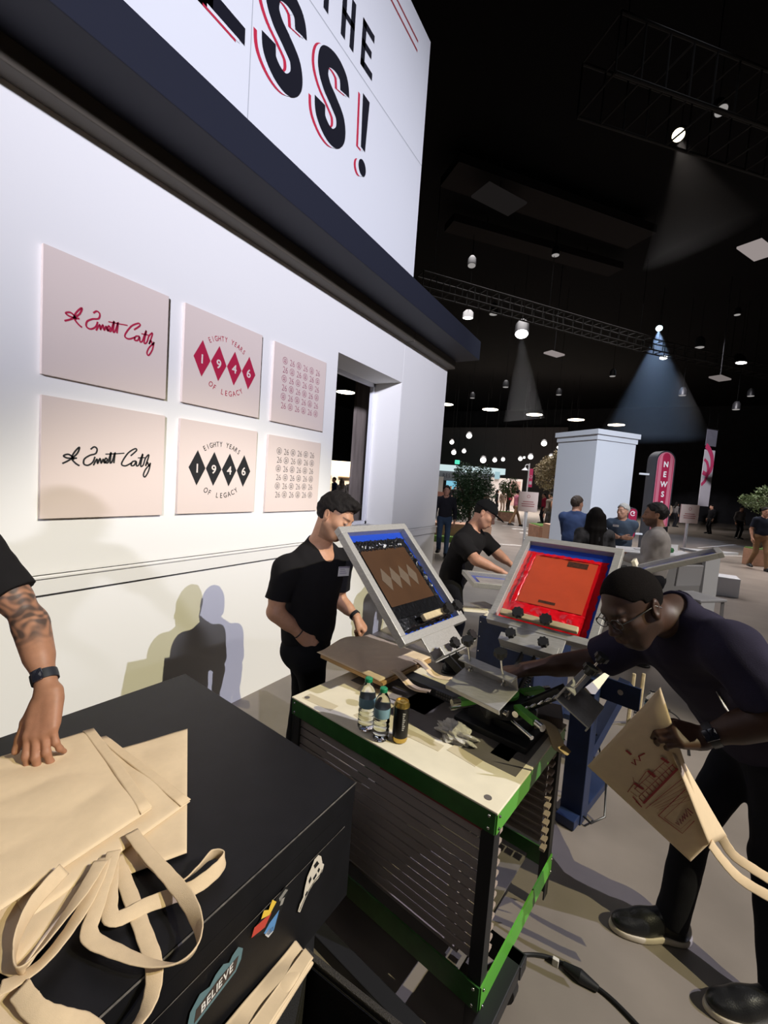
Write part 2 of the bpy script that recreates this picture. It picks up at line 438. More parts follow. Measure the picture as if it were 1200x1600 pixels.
FING = [('index', .026, .0, (.044, .026, .021), .0092), ('middle', .008, .003, (.048, .030, .021), .0095),
        ('ring', -.010, .001, (.044, .028, .021), .0090), ('pinky', -.026, -.007, (.035, .020, .019), .0078)]
def hand(sc, wrist, fwd, back, side, curl=((.3, .5, .4),)*4, spread=0.0, thumb=(.6, .5, .35), s=1.0, drop=.35):
    """hand at the wrist: fwd along the fingers, back = back-of-hand normal, side=+1 puts the thumb along back x fwd"""
    f = unit(fwd); b = unit(Vector(back)-f*Vector(back).dot(f)); t = b.cross(f)*side      # t: towards the thumb
    T = lambda x, y, z: Vector(wrist)+(f*x+t*y+b*z)*s
    for nm, y, dx, ln, r in FING:
        sc.add(Cone(T(.0, y*.62, 0), T(.088+dx, y, .002), .0135*s, .0115*s, (b, .95)), .016*s)
    sc.add(Cone(T(.01, .012, -.006), T(.055, .03, -.010), .015*s, .015*s), .016*s)      # ball of the thumb
    sc.add(Cone(T(.02, -.016, -.006), T(.07, -.02, -.006), .014*s, .012*s), .016*s)
    tips = {}
    for (nm, y, dx, ln, r), cu in zip(FING, curl):
        p = T(.088+dx, y, .002); a = 0; sp = y*spread*14
        for j, (l, c) in enumerate(zip(ln, cu)):
            a += c
            d = (f*math.cos(a)-b*math.sin(a)+t*sp*(1 if j == 0 else .6)).normalized()
            q = p+d*l*s
            sc.add(Cone(p, q, r*(1-.10*j)*s, r*(.92-.10*j)*s), .006*s); p = q
        tips[nm] = (p, d)
    m0 = T(.022, .026, -.008); d0 = (f*math.cos(thumb[0])+t*math.sin(thumb[0])-b*drop).normalized(); p1 = m0+d0*.040*s
    d1 = (f*math.cos(thumb[0]-thumb[1])+t*math.sin(thumb[0]-thumb[1])-b*drop).normalized(); p2 = p1+d1*.034*s
    d2 = (f*math.cos(thumb[0]-thumb[1]-thumb[2])+t*math.sin(thumb[0]-thumb[1]-thumb[2])-b*drop).normalized(); p3 = p2+d2*.026*s
    sc.add(Cone(m0, p1, .0145*s, .0115*s), .014*s); sc.add(Cone(p1, p2, .0112*s, .0105*s), .006*s); sc.add(Cone(p2, p3, .0105*s, .0085*s), .005*s)
    tips['thumb'] = (p3, d2)
    return tips

class Head:
    def __init__(s, c, fwd, up=(0, 0, 1), sc=1.0):
        s.c = Vector(c); s.f = unit(fwd); u = Vector(up); u = (u-s.f*u.dot(s.f)).normalized(); s.u = u; s.l = u.cross(s.f); s.s = sc
        s.R = np.array([[s.f[i], s.l[i], s.u[i]] for i in range(3)], np.float32)
    def T(s, x, y, z): return s.c+(s.f*x+s.l*y+s.u*z)*s.s
    def rot(s, ax, deg):
        """frame turned about one of its own axes"""
        M = Matrix.Rotation(math.radians(deg), 3, 'XYZ'[ax]); return s.R @ np.array(M, np.float32)
    def local(s, P): return (np.asarray(P)-np.array(s.c)[None, :]) @ s.R/s.s
    def skin(s, sc, ears=True, fine=True):
        k = s.s; T = s.T
        E = lambda c, r, kk=.02, R=None: sc.add(Ell(T(*c), tuple(q*k for q in r), s.R if R is None else R), kk*k)
        C = lambda a, b, ra, rb=None, kk=.02, fl=None: sc.add(Cone(T(*a), T(*b), ra*k, None if rb is None else rb*k, fl), kk*k)
        E((-.012, 0, .034), (.098, .075, .090))
        E((.028, 0, -.035), (.066, .061, .078), .03)
        C((.05, -.014, -.094), (.05, .014, -.094), .024, None, .03)
        for y in (1, -1):
            C((-.006, .052*y, -.05), (.052, .024*y, -.092), .017, .015, .03)
            E((.058, .040*y, -.020), (.024, .020, .018), .025)
        C((.080, -.028, .028), (.080, .028, .028), .013, None, .02)
        for y in (1, -1): sc.sub(Ell(T(.103, .031*y, .004), (.018*k, .019*k, .012*k), s.R), .014*k)
        C((.088, 0, .012), (.110, 0, -.030), .0085, .0125, .014)
        for y in (1, -1): E((.101, .012*y, -.034), (.011, .008, .008), .006)
        E((.083, 0, -.062), (.018, .026, .020), .02)
        C((.096, -.018, -.061), (.096, .018, -.061), .0052, None, .006)
        C((.095, -.016, -.071), (.095, .016, -.071), .0062, None, .006)
        if fine: sc.sub(Cone(T(.104, -.023, -.0662), T(.104, .023, -.0662), .0022*k), .003*k)
        for y in (1, -1):                                                       # lids
            E((.0835, .031*y, .0045), (.0125, .0165, .0105), .004)
        if ears:
            for y in (1, -1):
                M = Matrix.Rotation(math.radians(-18), 3, 'Y') @ Matrix.Rotation(math.radians(22*y), 3, 'Z')
                R = s.R @ np.array(M, np.float32)
                sc.add(Ell(T(-.014, .079*y, -.004), (.020*k, .009*k, .033*k), R), .006*k)
                sc.sub(Ell(T(-.009, .090*y, .001), (.011*k, .007*k, .020*k), R), .004*k)
    def neck(s, sc, base, r=.054):
        sc.add(Cone(s.T(-.024, 0, -.045), base, r*s.s, r*1.08, None), .03)
    def colors(s, P, rgb, skin, hair=None, stub=0.0, lips=(.45, .17, .15), brow=(.03, .02, .015)):
        q = s.local(P); x, y, z = q[:, 0], np.abs(q[:, 1]), q[:, 2]
        def mix(mask, c, a=1.0):
            mk = (np.clip(mask, 0, 1)*a)[:, None]; rgb[:] = rgb*(1-mk)+np.array(c)[None, :]*mk
        near = (np.abs(x) < .16) & (y < .12) & (np.abs(z) < .17)
        g = lambda v, w: np.exp(-(v/w)**2)
        if stub > 0: mix(near*(z < -.028)*(z > -.135)*(x > -.02)*np.clip((-z-.028)*60, 0, 1)*(1-g(x-.1, .008)*g(z+.066, .009)), (.035, .026, .022), stub)
        mix(near*(x > .084)*g(z+.0665, .0085)*(y < .022), lips, .75)
        mix(near*(x > .06)*np.clip(1-np.abs(z-.0265-.10*(y-.03)*(y < .035))/.0062, 0, 1)*(y > .011)*(y < .050), brow, .95)
        mix(near*(x > .07)*g(z-.0005, .0022)*(y > .017)*(y < .045), (.02, .014, .012), .9)   # lash line
        mix(near*(x > .09)*g(z+.037, .004)*g(y-.009, .004), (.10, .04, .03), .8)
        return rgb
# ------------------------------------------------------------------ people
RELAX = ((.25, .45, .3), (.3, .5, .35), (.35, .55, .35), (.4, .6, .4))
FIST = ((1.1, 1.4, .8), (1.15, 1.45, .8), (1.2, 1.45, .8), (1.2, 1.4, .8))
PINCH = ((.9, .9, .35), (1.0, 1.1, .5), (1.1, 1.2, .6), (1.2, 1.2, .6))
FLAT = ((.05, .12, .08), (.08, .12, .08), (.1, .14, .1), (.12, .18, .1))
CLOTH = {}
def fabric(name, rgb, rough=.9, bump=.25, noise=.12):
    return mat('cloth_'+name, rgb, rough, noise=noise, nscale=9, bump=bump, bscale=420, spec=.2)
def skin_mat(): return mat('skin', (.5, .3, .2), .52, noise=.07, nscale=55, bump=.08, bscale=300, spec=.4, attr=True)
def person(label, P, st, vox=.006, group=None, name='person'):
    g = st.get('girth', 1.0); hs = st.get('hs', 1.0)
    shL, shR, nk, pv = (Vector(P[k]) for k in ('shL', 'shR', 'neck', 'pelvis'))
    up = (nk-pv).normalized(); left = (shL-shR); left = (left-up*left.dot(up)).normalized(); fw = left.cross(up)
    Rt = np.array([[fw[i], left[i], up[i]] for i in range(3)], np.float32)
    mid = lerp(pv, nk, .5); ln = (nk-pv).length
    root = thing(name, (pv.x, pv.y, st.get('base', 0.0)), label, 'person', group); org = root.location
    H = Head(P['head'], P['hf'], P.get('hu', (0, 0, 1)), hs)
    pl = P.get('hipdir'); pl = left if pl is None else unit(pl)
    bone = {}
    for s_, S_ in ((1, 'L'), (-1, 'R')):
        bone['hip'+S_] = pv+pl*.095*s_*g-Vector((0, 0, .02))
    def torso(sc, o):
        sc.add(Ell(lerp(pv, nk, .18), (.112*g+o, .158*g+o, .17*ln/.5), Rt), .05)
        sc.add(Ell(lerp(pv, nk, .40)+fw*st.get('belly', 0), ((.112+st.get('belly', 0))*g+o, .150*g+o, .18*ln/.5), Rt), .06)
        sc.add(Ell(lerp(pv, nk, .70)+fw*.005, (.122*g+o, .168*g+o, .17*ln/.5), Rt), .06)
        a, b = lerp(shR, shL, .08)-up*.022, lerp(shR, shL, .92)-up*.022
        sc.add(Cone(a, b, .062*g+o, None, (fw, 1.05)), .05)
        for q in (shL, shR):
            sc.add(Cone(nk+up*.02-fw*.012, lerp(nk, q, .78)-up*.012, .046+o, .044+o), .04)
            sc.add(Ell(q-up*.018, (.062*g+o, .058*g+o, .068+o), Rt), .04)
    # --- skin
    sc = Sculpt(vox)
    torso(sc, -.007)
    H.skin(sc, fine=vox < .006); H.neck(sc, nk-up*.02-fw*.005, st.get('neckr', .054))
    arms = st.get('arms', 'LR')
    af = st.get('armr', 1.0)
    for S_ in 'LR':
        if S_ not in arms: continue
        s_, e_, w_ = Vector(P['sh'+S_]), Vector(P['el'+S_]), Vector(P['wr'+S_])
        sc.add(Cone(s_-up*.012, e_, .050*af, .039*af), .03)
        sc.add(Cone(lerp(s_, e_, .35), lerp(s_, e_, .7), .046*af, .043*af), .03)
        sc.add(Cone(e_, w_, .039*af, .026*af), .018)
        sc.add(Cone(lerp(e_, w_, .12), lerp(e_, w_, .5), .042*af, .034*af), .03)
        h = P['hand'+S_]
        hand(sc, w_, h[0], h[1], 1 if S_ == 'R' else -1, h[2] if len(h) > 2 else RELAX, h[3] if len(h) > 3 else .0, h[4] if len(h) > 4 else (.6, .4, .35), st.get('hands', 1.0), h[5] if len(h) > 5 else .35)
    def colfn(Pn):
        rgb = np.tile(np.array(st['skin'], np.float64)[None, :], (len(Pn), 1))
        for S_ in 'LR':                                          # redder hands, paler palms
            if S_ not in arms: continue
            dd = np.linalg.norm(Pn-(np.array(P['wr'+S_])+np.array(unit(P['hand'+S_][0]))*.11)[None, :], axis=1)
            mk = np.clip(1-dd/.12, 0, 1)[:, None]; rgb[:] = rgb*(1-.25*mk)+np.array(st.get('handrgb', st['skin']))[None, :]*.25*mk
        H.colors(Pn, rgb, st['skin'], stub=st.get('stub', 0), lips=st.get('lips', (.42, .16, .13)), brow=st.get('brow', (.03, .02, .015)))
        if 'paint' in st: st['paint'](Pn, rgb)
        return rgb
    body = sc.mesh('body', skin_mat(), root, org, colfn)
    # eyes
    if st.get('eyes', True):
        for y in (1, -1):
            e = MB(); e.ball(H.T(.0862, .0305*y, .0035)-org, .0108*hs, n=12)
            e.build('eye', mat('eyeball', (.35, .32, .30), .2), root, True)
    # --- shirt
    cv = max(vox, .005)
    sl = st.get('sleeve', .62); sm = st['shirt']
    sc = Sculpt(cv); torso(sc, .006)
    for S_ in 'LR':
        if S_ not in arms: continue
        s_, e_, w_ = Vector(P['sh'+S_]), Vector(P['el'+S_]), Vector(P['wr'+S_])
        if sl <= 1:
            en = lerp(s_, e_, sl); dr = (e_-s_).normalized()
            sc.add(Cone(s_-up*.012, en+dr*.05, .066*g*af, .068*g*af, None, [(en, dr)]), .03)
        else:
            sc.add(Cone(s_-up*.012, e_, .062*g, .052*g), .03)
            en = lerp(e_, w_, sl-1); dr = (w_-e_).normalized()
            sc.add(Cone(e_, en+dr*.04, .052*g, .042*g, None, [(en, dr)]), .02)
    nr = st.get('neckline', .066)
    sc.sub(Cone(nk-up*.03+fw*.014, nk+up*.12+fw*.0, nr, nr), .012)
    if st.get('dip', 0): sc.sub(Ell(nk+fw*.075-up*.02, (.06, .05, st['dip']), Rt), .012)
    hem = st.get('hem', .13)
    sc.mesh('shirt', sm, root, org, wrinkle=st.get('wr', (.0022, 42)), cut=[(pv-up*hem, -up)])
    if st.get('collar'):
        c = Sculpt(cv)
        c.add(Cone(nk-up*.022-fw*.008, nk+up*.030-fw*.012, nr+.012, nr+.006, None, [(nk+up*.028-fw*.012, up+fw*.35)]), 0)
        c.sub(Cone(nk-up*.06-fw*.008, nk+up*.10-fw*.010, nr-.004, nr-.004), .004)
        c.mesh('collar', st['collar'], root, org)
    # --- trousers
    if st.get('legs', True):
        sc = Sculpt(max(vox, .007))
        Rp = np.array([[(pl.cross(Vector((0, 0, 1))))[i], pl[i], (0, 0, 1)[i]] for i in range(3)], np.float32)
        sc.add(Ell(pv, (.112*g, .156*g, .14), Rt), .04)
        lf = st.get('legr', 1.0)
        for S_ in 'LR':
            h_, k_, a_ = bone['hip'+S_], Vector(P['kn'+S_]), Vector(P['an'+S_]); dr = (a_-k_).normalized()
            sc.add(Cone(h_, k_, .088*g*lf, .062*lf), .05)
            sc.add(Cone(k_, a_+dr*.05, .062*lf, st.get('cuff', .056)*lf, None, [(a_+dr*.02, dr)]), .03)
            sc.add(Ell(h_-fw*(.045 if (nk-pv).normalized().z < .85 else .02), (.085*g, .08*g, .09), Rt), .05)
        sc.mesh('trousers', st['trousers'], root, org, wrinkle=(.003, 30), cut=[(pv+up*.11, up)])
        for S_ in 'LR':
            shoe(root, org, P['an'+S_], P['toe'+S_], st, max(vox*.8, .004))
    # --- hair
    hair(root, org, H, st, vox)
    for ex in st.get('extras', ()): ex(root, org, H, dict(P=P, fw=fw, up=up, left=left, nk=nk, pv=pv, st=st))
    return root
def shoe(root, org, ank, toe, st, vox):
    t = unit((toe[0], toe[1], 0)); sd = Vector((0, 0, 1)).cross(t); a = Vector(ank); z0 = a.z-.085
    B = lambda x, y, z: Vector((a.x, a.y, z0))+t*x+sd*y+Vector((0, 0, z))
    R = np.array([[t[i], sd[i], (0, 0, 1)[i]] for i in range(3)], np.float32)
    sc = Sculpt(vox)
    sc.add(Cone(B(-.02, 0, .05), B(-.005, 0, .10), .046, .043), .02)
    sc.add(Cone(B(-.025, 0, .045), B(.10, .0, .045), .040, .040, (sd, .95)), .03)
    sc.add(Ell(B(.145, .004, .036), (.085, .048, .040), R), .04)
    sc.add(Cone(B(0, 0, .09), B(.11, 0, .055), .034, .030), .03)
    up = sc.mesh('shoe', st['shoes'], root, org, cut=[(B(0, 0, .016), (0, 0, -1))])
    s2 = Sculpt(vox)
    s2.add(Ell(B(.14, .004, .012), (.097, .052, .05), R), .02)
    s2.add(Ell(B(-.02, 0, .012), (.062, .042, .05), R), .02)
    s2.add(Cone(B(-.02, 0, .012), B(.12, 0, .012), .040, .044), .03)
    so = s2.mesh('sole', st.get('sole', st['shoes']), up, org, cut=[(B(0, 0, .026), (0, 0, 1)), (B(0, 0, .002), (0, 0, -1))])
def hair(root, org, H, st, vox):
    kind = st.get('hair', 'short'); k = H.s
    if kind == 'none': return
    hm = st.get('hairmat') or mat('dark_hair', (.010, .008, .007), .75, spec=.2, noise=.4, nscale=200, bump=.8, bscale=160, stretch=(1, 1, .25))
    sc = Sculpt(min(vox, .005)); T = H.T
    th = {'short': .014, 'quiff': .017, 'buzz': .0035, 'long': .018, 'cap': .004}[kind]
    sc.add(Ell(T(-.013, 0, .036), tuple(q*k for q in (.099+th, .076+th*.8, .091+th)), H.R), 0)
    if kind == 'quiff': sc.add(Ell(T(.048, 0, .108), (.055*k, .052*k, .026*k), H.R), .03)
    fl = {'quiff': .078, 'short': .072, 'buzz': .062, 'long': .08, 'cap': .05}[kind]
    f, u, l = H.f, H.u, H.l
    # forehead line, temples, nape
    cuts = [(T(fl, 0, .075), f*1.0-u*.55)]
    sc.ops[0][1].clip = [(T(fl, 0, .080), f*.9-u*.62), (T(-.03, 0, -.045), -u)] if kind != 'long' else [(T(fl, 0, .085), f*.9-u*.5)]
    if kind != 'long':
        for y in (1, -1):
            sc.sub(RBox(T(.070, .06*y, -.03), (.058*k, .06*k, .072*k), H.R, .01), .012)
            sc.sub(Ell(T(-.012, .088*y, -.008), (.026*k, .02*k, .036*k), H.R), .008)
        sc.sub(RBox(T(.08, 0, -.04), (.09*k, .13*k, .062*k), H.R, .01), .01)
    else:
        for y in (1, -1): sc.sub(RBox(T(.075, .0, -.06), (.050*k, .062*k, .11*k), H.R, .02), .02)
        z = st.get('hairlen', .30)
        for y, x in ((0, -.085), (.045, -.075), (-.045, -.075), (.075, -.04), (-.075, -.04)):
            sc.add(Cone(T(x*.9, y, .02), T(x*1.0-.02, y*1.2, -.14), .044*k, .040*k), .03); sc.add(Cone(T(x*1.0-.02, y*1.2, -.14), T(x*1.25-.055, y*1.25, -z*(1-abs(y))), .040*k, .026*k), .03)
    if kind == 'quiff' or kind == 'short':
        wr = (.0035, 95)
    else: wr = None
    o = sc.mesh('hair', hm, root, org, wrinkle=wr)
    if kind == 'cap':
        c = Sculpt(min(vox, .005)); cm = st['capmat']
        c.add(Ell(T(-.008, 0, .044), tuple(q*k for q in (.112, .090, .100)), H.R, [(T(0, 0, .040), -u-f*.05)]), 0)
        o = c.mesh('cap', cm, root, org)
        b = Sculpt(min(vox, .004))
        b.add(Ell(T(.105, 0, .044), (.085*k, .078*k, .030*k), H.rot(1, 12), [(T(.09, 0, .048), u+f*.2), (T(.09, 0, .042), -u-f*.2)]), 0)
        b.mesh('brim', cm, o, org)
def glasses_extra(root, org, H, c):
    m = MB(); k = H.s
    for y in (1, -1):
        ring = [H.T(.106, .034*y+.024*math.cos(a), .002+.017*math.sin(a))-org for a in [2*PI*i/20 for i in range(20)]]
        m.tube(ring, .0016*k, 6, True)
        m.tube([H.T(.104, .057*y, .006)-org, H.T(.07, .073*y, .008)-org, H.T(-.012, .083*y, .010)-org, H.T(-.03, .083*y, -.008)-org], .0018*k, 6)
    m.tube([H.T(.108, -.010, .005)-org, H.T(.112, 0, .008)-org, H.T(.108, .010, .005)-org], .0016*k, 6)
    m.build('glasses', mat('glasses_frame', (.02, .018, .016), .3), root, True)
def tag_extra(u, v, w_=.075, h_=.05, push=.13, tilt=0.0, lean=0.0):
    """name tag on the chest: u to the wearer's left, v above the mid chest"""
    def f(root, org, H, c):
        ce = lerp(c['pv'], c['nk'], .70)+c['left']*u+c['up']*v+c['fw']*push-org
        x = (-c['left']*math.cos(lean)+c['fw']*math.sin(lean)*(-1 if u > 0 else 1)); x.normalize()
        if tilt: x = (x*math.cos(tilt)+c['up']*math.sin(tilt)).normalized()
        y = c['up']; n = x.cross(y)*-1; y = n.cross(x)*-1
        x = -x; n = x.cross(y).normalized(); y = n.cross(x)
        M = Matrix(((x.x, y.x, n.x, ce.x), (x.y, y.y, n.y, ce.y), (x.z, y.z, n.z, ce.z), (0, 0, 0, 1)))
        b = MB(); b.box((0, 0, 0), (w_, h_, .003), M, .0012)
        o = b.build('name_tag', mat('tag_card', (.62, .60, .58), .5), root, label='white name tag')
        k = Ink()
        for i in range(3): k.poly([(-w_*.38, .010-.011*i), (w_*(.05+.1*i), .010-.011*i), (w_*(.05+.1*i), .0135-.011*i), (-w_*.38, .0135-.011*i)])
        k.poly([(-w_*.5, h_*.34), (w_*.5, h_*.34), (w_*.5, h_*.5), (-w_*.5, h_*.5)])
        k.build('tag_print', mat('tag_ink', (.25, .22, .28), .6), o, ce+n*.0015, x, y, .0006)
    return f
def band_extra(side, t, r, m, wd=.014, face=None):
    """strap round the forearm, t from elbow to wrist"""
    def f(root, org, H, c):
        e_, w_ = Vector(c['P']['el'+side]), Vector(c['P']['wr'+side]); d = (w_-e_).normalized()
        ce = e_+(w_-e_)*t-org
        b = MB(); q = d.to_track_quat('Z', 'Y').to_matrix().to_4x4(); M = Matrix.Translation(ce) @ q
        n = 28; ro = r+.003
        pr = [(r-.004, -wd/2), (ro, -wd/2), (ro+.0006, 0), (ro, wd/2), (r-.004, wd/2)]
        b.lathe(pr, (0, 0, 0), n, M)
        o = b.build('wristband', m, root, True)
        if face is not None:
            bk = Vector(face); bk = (bk-d*bk.dot(d)).normalized(); x = d; y = bk.cross(x)
            M2 = Matrix(((x.x, y.x, bk.x, 0), (x.y, y.y, bk.y, 0), (x.z, y.z, bk.z, 0), (0, 0, 0, 1)))
            M2.translation = ce+bk*(r+.004)
            b = MB(); b.box((0, 0, 0), (.038, .032, .010), M2, .004); o['label'] = 'dark watch strap'
            b.build('watch_face', mat('watch_glass', (.015, .016, .024), .08, spec=.8, coat=.6), o, True)
    return f
def stand(x, y, yaw, h=1.75, lean=0.0, armsep=.0, hands='down', step=0.0, look=0.0, hd=0.0):
    """joints of an upright figure at floor point x, y facing yaw (degrees)"""
    k = h/1.75; a = math.radians(yaw); f = Vector((math.cos(a), math.sin(a), 0)); l = Vector((-math.sin(a), math.cos(a), 0)); Z = Vector((0, 0, 1))
    B = Vector((x, y, 0)); pv = B+Z*.93*k
    upv = (Z*math.cos(lean)+f*math.sin(lean)); nk = pv+upv*.52*k
    P = dict(pelvis=pv, neck=nk, head=nk+upv*.155*k+f*.045*k, hipdir=l)
    fa = math.radians(yaw+look); P['hf'] = Vector((math.cos(fa)*math.cos(hd), math.sin(fa)*math.cos(hd), math.sin(hd))); P['hu'] = Z
    for s_, S_ in ((1, 'L'), (-1, 'R')):
        sh = nk-upv*.055*k+l*.185*k*s_; P['sh'+S_] = sh
        if hands == 'down':
            wr = sh-Z*.52*k+f*.06*k+l*.06*s_; hf, hb = -Z+f*.15, l*s_
        elif hands == 'front':
            wr = sh-Z*.27*k+f*.30*k-l*.13*k*s_; hf, hb = f*.3-l*s_, f+Z*.4
        elif hands == 'fold':
            wr = sh-Z*.24*k+f*.22*k-l*.22*k*s_; hf, hb = -l*s_, f
        elif hands == 'phone':
            wr = nk-upv*.02+f*.34*k+l*.05*s_+Z*.02; hf, hb = Z*.6+f*.4-l*s_*.5, f*.2+l*s_
        P['wr'+S_] = wr; P['el'+S_] = elbow(sh, wr, .29*k, .26*k, -f*.7-Z*.3+l*.25*s_)
        P['hand'+S_] = (hf, hb, RELAX)
        hp = pv+l*.095*s_-Z*.02; st_ = step*s_
        an = B+l*.10*s_+f*st_*.34+Z*(.085+(.05 if st_ < 0 else 0)); P['an'+S_] = an
        P['kn'+S_] = elbow(hp, an, .43*k, .42*k, f); P['toe'+S_] = f+l*.15*s_
    return P
# ------------------------------------------------------------------ the hall and the booth wall
WX = -2.513
M_WALL = mat('wall_paint', (.80, .785, .755), .65, bump=.03, bscale=350, spec=.3)
M_FLOOR = mat('polished_concrete', (.20, .172, .150), .33, noise=.20, nscale=1.6, bump=.02, bscale=60, spec=.5)
M_BLACK = mat('black_drape', (.010, .010, .013), .9, noise=.3, nscale=2)
M_CEIL = mat('black_ceiling', (.005, .0045, .005), .95, spec=.1)
M_NAVY = mat('navy_fascia', (.015, .017, .029), .6, bump=.05, bscale=300)
M_TAUPE = mat('taupe_trim', (.085, .072, .055), .6)
def struct(o, **k): o['kind'] = 'structure'; return o
b = MB(); b.box((2, 16, -.05), (76, 84, .1)); struct(b.build('floor', M_FLOOR))
b = MB(); b.box((2, 16, 11.1), (76, 84, .2)); struct(b.build('ceiling', M_CEIL))
M_FARGREY = mat('grey_far_wall', (.16, .145, .145), .8)
b = MB(); b.box((2, 52, 5.5), (76, .4, 11)); struct(b.build('wall_back', M_BLACK))
b = MB(); b.box((39.5, 16, 5.5), (.4, 84, 11)); struct(b.build('wall_right', M_BLACK))
b = MB(); b.box((-35.5, 16, 5.5), (.4, 84, 11)); struct(b.build('wall_left', M_BLACK))
b = MB(); b.box((2, -25.5, 5.5), (76, .4, 11)); struct(b.build('wall_front', M_BLACK))
# grey side of the hall beyond the shrub, with a paler band along the top of the drapes
b = MB(); b.box((-16, 51.6, 4.5), (16, .3, 9.0)); struct(b.build('trim_1', M_FARGREY))
# booth wall with its window opening
W0, W1, WZ0, WZ1, WT = 3.212, 4.415, 1.215, 2.882, .39
b = MB()
def wseg(y0, y1, z0, z1): b.box((WX-WT/2, (y0+y1)/2, (z0+z1)/2), (WT, y1-y0, z1-z0))
wseg(-7.5, W0, 0, 3.46); wseg(W0, W1, 0, WZ0); wseg(W0, W1, WZ1, 3.46); wseg(W1, 4.424, 0, 3.46); wseg(4.428, 5.66, 0, 3.46)
b.box((WX-.06-WT/2, 4.426, 1.7), (WT-.06, .006, 3.4))
struct(b.build('wall_booth', M_WALL))
b = MB(); b.box((WX+.006, -.9, 1.117), (.030, 13.12, .098), None, .003); b.box((WX+.011, -.9, 1.158), (.042, 13.14, .016), None, .004)
struct(b.build('trim_2', mat('rail_paint', (.78, .765, .735), .5)))
b = MB(); b.box((WX+.004, -.9, 1.064), (.012, 13.12, .007)); struct(b.build('rail_shadow_strip', mat('painted_rail_shadow', (.05, .05, .05), .8)))  # dark strip painted as the shadow line under the rail
b = MB(); b.box((WX+.055, -1.52, 3.392), (.115, 11.9, .11), None, .006); b.box((WX+.055, 5.05, 3.392), (.115, 1.22, .11), None, .006)
struct(b.build('trim_4', M_TAUPE))
b = MB(); b.box((-2.30, -.9, 3.563), (.44, 13.2, .242), None, .004); b.box((-2.9, -.9, 3.56), (.8, 13.2, .2))
struct(b.build('trim_5', M_NAVY))
M_SIGN = mat('sign_white', (.74, .75, .76), .5)
b = MB(); b.box((-2.40, -1.69, 4.93), (.2, 11.62, 2.5))
sg = thing('sign', (-2.4, 1.5, 3.684), 'tall white sign above the navy ledge with large black letters outlined in red', 'sign')
b.build('panel', M_SIGN, sg, M=Matrix.Translation((2.4, -1.5, -3.684)))
k = Ink(); k.poly([(-3, 4.977), (4.12, 4.99), (4.12, 4.998), (-3, 4.985)]); k.poly([(1.902, 3.684), (1.908, 3.684), (1.908, 6.17), (1.902, 6.17)])
SO = Vector((-2.3, 0, 0))-sg.location
k.build('seam', mat('seam_grey', (.42, .43, .45), .7), sg, SO, (0, 1, 0), (0, 0, 1), .0008)
k = Ink()
for z in (5.878, 5.962): k.poly([(-2, z), (3.87, z), (3.87, z+.022), (-2, z+.022)])
k.build('red_rule', mat('rule_red', (.33, .055, .06), .6), sg, SO, (0, 1, 0), (0, 0, 1), .001)
SPTS = [(.325, .425), (.295, .515), (.195, .545), (.085, .50), (.062, .40), (.11, .325), (.20, .275), (.285, .215), (.300, .115), (.235, .035), (.145, .030), (.065, .085), (.048, .175)]
def big(k, ch, u, v, du=0, dv=0):
    u += du; v += dv
    if ch == 'S': k.stroke([(u+p[0], v+p[1]) for p in SPTS], .118, 8)
    elif ch == 'E':
        for z in (0, .24, .485): k.poly([(u, v+z), (u+.33-.03*(z == .24), v+z), (u+.33-.03*(z == .24), v+z+.092), (u, v+z+.092)])
        k.poly([(u, v), (u+.11, v), (u+.11, v+.577), (u, v+.577)])
    elif ch == '!':
        k.poly([(u+.005, v+.61), (u+.022, v+.205), (u+.085, v+.205), (u+.106, v+.61)]); k.disc(u+.060, v+.062, .055, .062)
word = [('E', 1.527, 4.262), ('S', 1.99, 4.285), ('S', 2.49, 4.285), ('!', 3.04, 4.28)]
for nm, m_, off, lift in (('red_shadow', mat('sign_red', (.52, .025, .06), .55), -.062, .0016), ('white_inline', M_SIGN, -.036, .0024), ('big_letters', mat('sign_black', (.008, .008, .014), .5), 0, .0034)):
    for ch, u, v in word:
        k = Ink(); big(k, ch, u, v, off, off*.55); k.build(nm, m_, sg, SO, (0, 1, 0), (0, 0, 1), lift)
for i, ch in enumerate('THE'):
    k = Ink(); u = 2.46+.2625*i; v = 5.07; t_ = .054
    if ch == 'T': k.poly([(u, v+.291), (u+.17, v+.291), (u+.17, v+.345), (u, v+.345)]); k.poly([(u+.058, v), (u+.112, v), (u+.112, v+.345), (u+.058, v+.345)])
    if ch == 'H':
        for x in (0, .112): k.poly([(u+x, v), (u+x+t_, v), (u+x+t_, v+.345), (u+x, v+.345)])
        k.poly([(u, v+.15), (u+.163, v+.15), (u+.163, v+.195), (u, v+.195)])
    if ch == 'E':
        k.poly([(u, v), (u+t_, v), (u+t_, v+.345), (u, v+.345)])
        for z, l_ in ((0, .172), (.146, .145), (.291, .172)): k.poly([(u, v+z), (u+l_, v+z), (u+l_, v+z+.054), (u, v+z+.054)])
    k.build('small_letters', MATS['sign_black'], sg, SO, (0, 1, 0), (0, 0, 1), .0034)
# window
b = MB(); wx = WX-WT
for y0, y1, z0, z1 in ((W0, W1, WZ1-.04, WZ1), (W0, W1, WZ0, WZ0+.04), (W0, W0+.04, WZ0, WZ1), (W1-.04, W1, WZ0, WZ1)):
    b.box((wx+.01, (y0+y1)/2, (z0+z1)/2), (.05, y1-y0, z1-z0), None, .003)
wn = struct(b.build('window_1', mat('window_white', (.78, .78, .82), .4)))
by = at_x(553, 700, -3.3).y; b = MB(); b.box((-3.32, by+.6, 1.7), (.04, 1.2, 3.4)); struct(b.build('trim_6', mat('weathered_board', (.17, .14, .125), .8, noise=.25, nscale=4, stretch=(3, 3, .6))))

